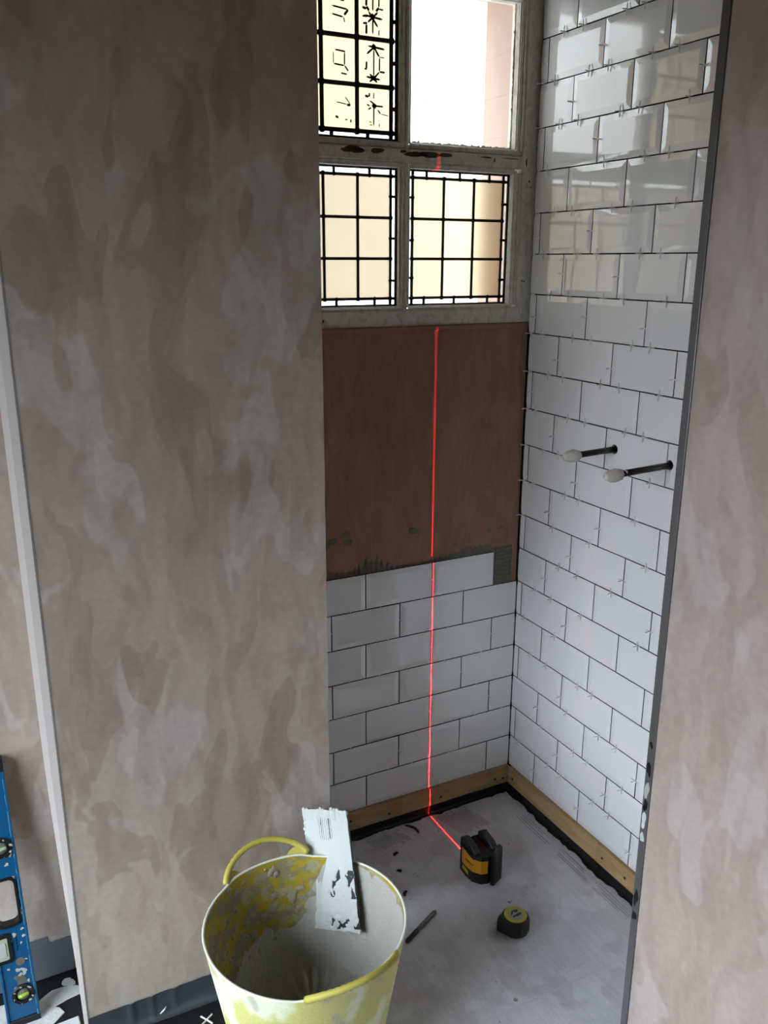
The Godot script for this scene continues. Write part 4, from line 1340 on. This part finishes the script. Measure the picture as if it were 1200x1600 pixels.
	add_box(st, Vector3(0.004, H * 0.5 + 0.075, -0.022), Vector3(0.013, 0.016, 0.034), 0.003)
	put("rib", done(st), M.steel, o)
	put("handle", tube(PackedVector3Array([Vector3(0.004, H * 0.5 + 0.09, -0.040), Vector3(0.004, H * 0.5 + 0.075, -0.043), Vector3(0.004, H * 0.5, -0.046), Vector3(0.004, H * 0.5 - 0.045, -0.044), Vector3(0.004, H * 0.5 - 0.055, -0.043)]), [0.009, 0.0135, 0.0145, 0.013, 0.008], 14), M.rubber, o)

# ---------------------------------------------------------------- laser level
func laser_level() -> void:
	var o := root("laser_level", Vector3(-0.2867, 0, 0.0))
	tag(o, "small black and yellow line laser standing on the shower floor near the back wall", "laser level")
	var g := 0.00013
	# body seen from above (x, z), with the exit slot cut into its front
	var P := [[-g, 0.242], [-g, 0.302], [g, 0.302], [g, 0.242], [0.030, 0.243], [0.034, 0.252], [0.034, 0.316], [0.012, 0.330], [-0.010, 0.336], [-0.030, 0.330], [-0.044, 0.310], [-0.047, 0.285], [-0.045, 0.250], [-0.040, 0.243]]
	var p := PackedVector2Array()
	for q in P: p.append(Vector2(q[0], -q[1]))
	var T := Transform3D(Basis(Vector3.RIGHT, -PI / 2), Vector3.ZERO)
	put("body", prism(p, 0.0005, 0.084, 0.0, T), M.rubber, o)
	# raised cheeks either side of the slot, and rear bracket
	for s in [-1.0, 1.0]:
		var st := begin()
		var q := PackedVector2Array([Vector2(0.244, 0.083), Vector2(0.246, 0.098), Vector2(0.262, 0.108), Vector2(0.300, 0.101), Vector2(0.318, 0.090), Vector2(0.318, 0.083)])
		var TT := Transform3D(Basis(Vector3(0, 0, 1), Vector3(0, 1, 0), Vector3(-1, 0, 0)), Vector3(0, 0, 0))
		var a := 0.0235 if s < 0 else -0.032
		add_prism(st, q, a, a + 0.020 if s < 0 else a + 0.020, 0.003, TT)
		put("cheek", done(st), M.rubber_grey, o)
	var sb := begin()
	add_prism(sb, PackedVector2Array([Vector2(-0.021, 0.0005), Vector2(0.021, 0.0005), Vector2(0.021, 0.100), Vector2(0.016, 0.106), Vector2(0.002, 0.106), Vector2(-0.008, 0.094), Vector2(-0.021, 0.090)]), -0.006, 0.006, 0.0015)
	var br := put("rear_bracket", done(sb), M.rubber, o, Vector3(0.014, 0, 0.338))
	br.rotation.y = 0.45
	for y in [0.045, 0.072]:
		put("magnet", prism(rrect(0.007, 0.011, 0.002), 0.0, 0.0012, 0.0003), M.rubber_grey, br, Vector3(0.012, y, 0.006))
	# yellow wrap-round label with its dark lettering
	var pts := [Vector3(-0.0463, 0, 0.262), Vector3(-0.0478, 0, 0.285), Vector3(-0.0447, 0, 0.311), Vector3(-0.0305, 0, 0.3308), Vector3(-0.0125, 0, 0.3366)]
	var rows := []
	for y in [0.033, 0.072]:
		var row := PackedVector3Array()
		for q in pts: row.append(q + Vector3(0, y + (0.006 if y > 0.05 and q.z < 0.29 else 0.0), 0))
		rows.append(row)
	var lb := put("label", grid(rows, false, true, false), M.yellow, o)
	var tm := TextMesh.new()
	tm.text = "DEWALT"
	tm.font_size = 16
	tm.pixel_size = 0.00052
	tm.depth = 0.0004

	var tx := put("lettering", tm, M.rubber, lb, (pts[1] + pts[2]) * 0.5 + Vector3(-0.0006, 0.055, 0))
	tx.rotation.y = -PI / 2 + 0.12
	put("lower_badge", box(Vector3(0.001, 0.013, 0.03), 0.0003), M.yellow_dirty, o, Vector3(-0.0473, 0.020, 0.282)).rotation.y = -0.05
	# the beam: a tiny red source at the inner end of the slot; the slot makes the line
	put("laser_light_emitter", box(Vector3(0.0002, 0.002, 0.0004), 0.0), M.red_lens, o, Vector3(0, 0.035, 0.3012))
	var l := AreaLight3D.new()
	l.name = "laser_light"
	l.light_color = Color(1.0, 0.10, 0.12)
	l.light_energy = 9.0
	l.area_size = Vector2(0.00006, 0.0015)
	l.area_range = 6.0
	l.area_attenuation = 2.0
	l.shadow_enabled = true
	o.add_child(l)
	l.position = Vector3(0, 0.035, 0.3004)
	l.rotation.x = deg_to_rad(35.0)

# ---------------------------------------------------------------- tape measure, marker
func tape_measure() -> void:
	var o := root("tape_measure", Vector3(-0.330, 0, 0.506))
	tag(o, "tape measure lying flat, black rubber case with a worn yellow face", "tape measure")
	o.rotation.y = 0.35
	var p := PackedVector2Array()
	for k in 28: # round case with one squared corner, where the blade comes out
		var a := TAU * k / 28.0
		var r := 0.0345
		var e := absf(wrapf(a - 2.45, -PI, PI))
		r += 0.011 * smoothstep(0.5, 0.0, e)
		p.append(Vector2(cos(a), sin(a)) * r)
	var T := Transform3D(Basis(Vector3.RIGHT, -PI / 2), Vector3.ZERO)
	put("case", prism(p, 0.0005, 0.046, 0.005, T), M.rubber, o)
	put("face_ring", prism(circle(0.0285, 32), 0.046, 0.0475, 0.0006, T), M.yellow_dirty, o)
	var st := begin()
	add_prism(st, blob(0.0195, 20, 0.12), 0.0474, 0.0484, 0.0004, T)
	put("face_label", done(st), M.label_grey, o)
	for s in [[0.004, 0.006, 0.006], [-0.008, 0.002, 0.004], [0.009, -0.006, 0.005], [0.002, -0.010, 0.004], [-0.006, -0.007, 0.003]]:
		put("scuff", prism(blob(s[2], 10, 0.4, Vector2(1.3, 0.8)), 0.0484, 0.0487, 0.0, T), M.rubber_grey, o, Vector3(s[0], 0, s[1]))
	put("blade_hook", box(Vector3(0.018, 0.022, 0.0014), 0.0004), M.steel, o, Vector3(-0.034, 0.016, -0.030)).rotation.y = 0.7
	put("case_screw", prism(circle(0.0042, 14), 0.0, 0.0014, 0.0005), M.metal, o, Vector3(0.0045, 0.012, 0.0342)).rotation.y = 0.13
	for k in 9:
		var a := 0.3 + 0.22 * k
		var rb := put("grip_rib", box(Vector3(0.002, 0.030, 0.002), 0.0006), M.rubber_grey, o, Vector3(cos(a) * 0.0347, 0.022, sin(a) * 0.0347))
		rb.rotation.y = -a

func marker() -> void:
	var a := Vector3(-0.5927, 0.0055, 0.4239)
	var b := Vector3(-0.4776, 0.0055, 0.3665)
	var o := root("marker_pen", Vector3(a.x, 0, a.z))
	tag(o, "dark grey marker pen with a black cap lying on the shower floor by the tub", "marker")
	o.rotation.y = -atan2(b.z - a.z, b.x - a.x)
	var L := (b - a).length()
	put("cap", tube(PackedVector3Array([Vector3(0, 0.006, 0), Vector3(0.003, 0.006, 0), Vector3(0.045, 0.006, 0), Vector3(0.047, 0.006, 0)]), [0.0042, 0.0055, 0.0060, 0.0058], 14), M.rubber, o)
	put("clip", box(Vector3(0.032, 0.0016, 0.003), 0.0005), M.rubber, o, Vector3(0.026, 0.0125, 0))
	put("barrel", tube(PackedVector3Array([Vector3(0.047, 0.006, 0), Vector3(0.049, 0.006, 0), Vector3(L - 0.004, 0.006, 0), Vector3(L, 0.006, 0)]), [0.0050, 0.0058, 0.0056, 0.0040], 14), M.pen, o)

# ---------------------------------------------------------------- spirit level
func spirit_level() -> void:
	var foot := Vector3(-1.445, -0.0038, 0.236)
	var head := Vector3(-1.4515, 0.598, 0.152)
	var o := root("spirit_level")
	var y := (head - foot).normalized()
	var x := Vector3(1, 0, 0)
	var z := x.cross(y).normalized()
	x = y.cross(z).normalized()
	o.transform = Transform3D(Basis(x, y, z), foot)
	tag(o, "blue box spirit level splashed with plaster, leaning in the recess at the left", "spirit level")
	var L := (head - foot).length()
	var W := 0.066
	var st := begin()
	# face with the hand slot: built as plates round the opening, and ribs along both edges
	var hy0 := 0.235
	var hy1 := 0.345
	add_box(st, Vector3(0, hy0 * 0.5, 0), Vector3(W - 0.006, hy0, 0.018), 0.001)
	add_box(st, Vector3(0, (hy1 + L) * 0.5, 0), Vector3(W - 0.006, L - hy1, 0.018), 0.001)
	for s in [-1.0, 1.0]:
		add_box(st, Vector3(s * 0.0265, (hy0 + hy1) * 0.5, 0), Vector3(0.007, hy1 - hy0, 0.018), 0.001)
		add_box(st, Vector3(s * (W * 0.5 - 0.002), L * 0.5, 0), Vector3(0.005, L, 0.025), 0.001)
	put("body", done(st), M.blue, o)
	# worn edge where the paint has rubbed through
	st = begin()
	var n := noise(68, 30.0, 2)
	for k in 46:
		var yy := 0.012 * k + 0.02
		if n.get_noise_1d(yy) > -0.12: add_box(st, Vector3(W * 0.5 - 0.0044 + 0.0008 * n.get_noise_1d(yy * 3.0), yy, 0.0118), Vector3(0.0022, 0.0115, 0.0022), 0.0005)
	put("worn_edge", done(st), M.blue_worn, o)
	# rubber ring round the hand slot
	st = begin()
	for side in [0.0085]:
		var a := rrect(0.050, hy1 - hy0 + 0.004, 0.017, 6)
		var b := rrect(0.039, hy1 - hy0 - 0.008, 0.012, 6)
		for k in a.size():
			var j := (k + 1) % a.size()
			quad(st, Vector3(a[k].x, a[k].y, side), Vector3(a[j].x, a[j].y, side), Vector3(a[j].x, a[j].y, side + 0.004), Vector3(a[k].x, a[k].y, side + 0.004), Vector3(a[k].x, a[k].y, 0))
			quad(st, Vector3(a[k].x, a[k].y, side + 0.004), Vector3(a[j].x, a[j].y, side + 0.004), Vector3(b[j].x, b[j].y, side + 0.004), Vector3(b[k].x, b[k].y, side + 0.004), Vector3.BACK)
			quad(st, Vector3(b[k].x, b[k].y, side + 0.004), Vector3(b[j].x, b[j].y, side + 0.004), Vector3(b[j].x, b[j].y, -0.010), Vector3(b[k].x, b[k].y, -0.010), -Vector3(b[k].x, b[k].y, 0))
	put("grip_ring", done(st), M.rubber, o, Vector3(0, (hy0 + hy1) * 0.5, 0))
	# end cap
	put("end_cap", prism(rrect(W + 0.001, 0.030, 0.004), -0.0135, 0.0135, 0.002), M.rubber, o, Vector3(0, L - 0.012, 0))
	put("end_cap", prism(rrect(W + 0.001, 0.016, 0.003), -0.0135, 0.0135, 0.002), M.rubber, o, Vector3(0, 0.008, 0))
	put("rivet", prism(circle(0.005, 12), 0.0, 0.003, 0.001), M.rubber, o, Vector3(0.012, L - 0.043, 0.009))
	# round vials top and foot
	for q in [[0.415, 0.023, M.vial_clear, "round_vial"], [0.072, 0.023, M.vial, "round_vial"]]:
		var v := put(q[3], lathe([Vector2(q[1], -0.002), Vector2(q[1], 0.004), Vector2(q[1] - 0.002, 0.0065), Vector2(q[1] * 0.66, 0.0065), Vector2(q[1] * 0.60, 0.002), Vector2(0.0, 0.002)], 32, false), M.rubber, o, Vector3(0.006, q[0], 0.009))
		v.rotation.x = PI / 2
		var c := put("vial_tube", lathe([Vector2(q[1] * 0.58, 0.002), Vector2(q[1] * 0.5, 0.0046), Vector2(q[1] * 0.3, 0.006), Vector2(0.0, 0.0066)], 24), M.sticker, v)
		var fl := put("vial_fluid", tube(PackedVector3Array([Vector3(-0.011, 0.0065, 0.0), Vector3(-0.009, 0.0068, 0.0), Vector3(0.009, 0.0068, 0.0), Vector3(0.011, 0.0065, 0.0)]), [0.002, 0.0042, 0.0042, 0.002], 12), q[2], v)
		fl.rotation.y = 0.15
		for s in 8:
			var a := TAU * s / 8.0 + rng.randf() * 0.7
			put("plaster_splash", prism(blob(rng.randf_range(0.0008, 0.0034), 8, 0.5), 0.0, 0.0008, 0.0, Transform3D(Basis(Vector3.RIGHT, -PI / 2), Vector3.ZERO)), M.splash, v, Vector3(cos(a) * q[1] * 0.85, 0.0063, sin(a) * q[1] * 0.85))
	# square window vial
	var sv := put("plumb_vial", prism(rrect(0.040, 0.068, 0.006), -0.001, 0.0045, 0.001), M.rubber, o, Vector3(-0.022, 0.188, 0.009))
	put("vial_tube", prism(rrect(0.026, 0.050, 0.003), 0.004, 0.0055, 0.0005), M.vial_clear, sv)
	put("vial_fluid", prism(rrect(0.018, 0.034, 0.004), 0.0052, 0.0068, 0.0008), M.splash, sv)
	put("round_sticker", prism(circle(0.0095, 20), 0.0, 0.0008, 0.0002), M.sticker, o, Vector3(0.010, 0.148, 0.0092))
	# worn markings and splashes on the blue face
	for k in 5:
		put("worn_mark", prism(blob(0.0022, 8, 0.3, Vector2(0.7, 1.3)), 0.0, 0.0005), M.rubber, o, Vector3(0.008 + 0.001 * (k % 2), 0.178 + 0.007 * k, 0.0092))
	for s in [[0.006, 0.212, 0.0046], [0.012, 0.128, 0.005], [0.002, 0.130, 0.0045], [0.014, 0.119, 0.0045], [0.006, 0.118, 0.0038], [0.018, 0.124, 0.0028], [0.020, 0.098, 0.0034], [-0.006, 0.088, 0.0042], [-0.014, 0.165, 0.003], [-0.015, 0.138, 0.003], [0.022, 0.150, 0.002], [0.024, 0.205, 0.0035], [0.023, 0.222, 0.003], [0.026, 0.258, 0.005], [0.026, 0.268, 0.004], [0.012, 0.375, 0.004], [0.021, 0.395, 0.0045], [0.0, 0.46, 0.003], [0.017, 0.19, 0.0025], [-0.002, 0.20, 0.002], [0.005, 0.105, 0.009], [0.012, 0.10, 0.007], [0.000, 0.112, 0.007]]:
		var big: bool = s[2] > 0.006
		put("plaster_splash", prism(blob(s[2], 11, 0.45), 0.0, 0.0012 if not big else 0.0004, 0.0003 if not big else 0.0), M.sticker if big else M.splash, o, Vector3(s[0], s[1], 0.0090))

# ---------------------------------------------------------------- scraps on the floor
func scraps() -> void:
	var list := [[Vector3(-0.368, 0, 0.045), 0.055, 0.30, "long curled strip of black tape on the floor near the back batten"], [Vector3(-0.462, 0, 0.121), 0.018, 1.9, "small bent black scrap midway between the tub and the back batten"], [Vector3(-0.4858, 0, 0.187), 0.015, 0.6, "tiny black scrap of tape on the floor right of the trowel"], [Vector3(-0.512, 0, 0.272), 0.020, 2.4, "black scrap of tape lying just beyond the tub rim"]]
	for q in list:
		var path := PackedVector3Array()
		var L: float = q[1]
		for k in 9:
			var t := k / 8.0 - 0.5
			path.append(Vector3(0.18 * L * cos(t * 3.0), 0.0, L * t))
		var rows := []
		for k in 9:
			var t := k / 8.0
			var row := PackedVector3Array()
			var w := 0.0045 * (0.6 + 0.4 * sin(PI * t))
			for m in [[-1.0, 0.0006], [-0.9, 0.0022], [0.9, 0.0026], [1.0, 0.0006]]:
				row.append(path[k] + Vector3(w * m[0], m[1] + 0.002 * t * t, 0))
			rows.append(row)
		var o := put("tape_scrap", grid(rows, false, true, false), M.tanking, null, q[0])
		o.rotation.y = q[2]
		tag(o, q[3], "scrap")
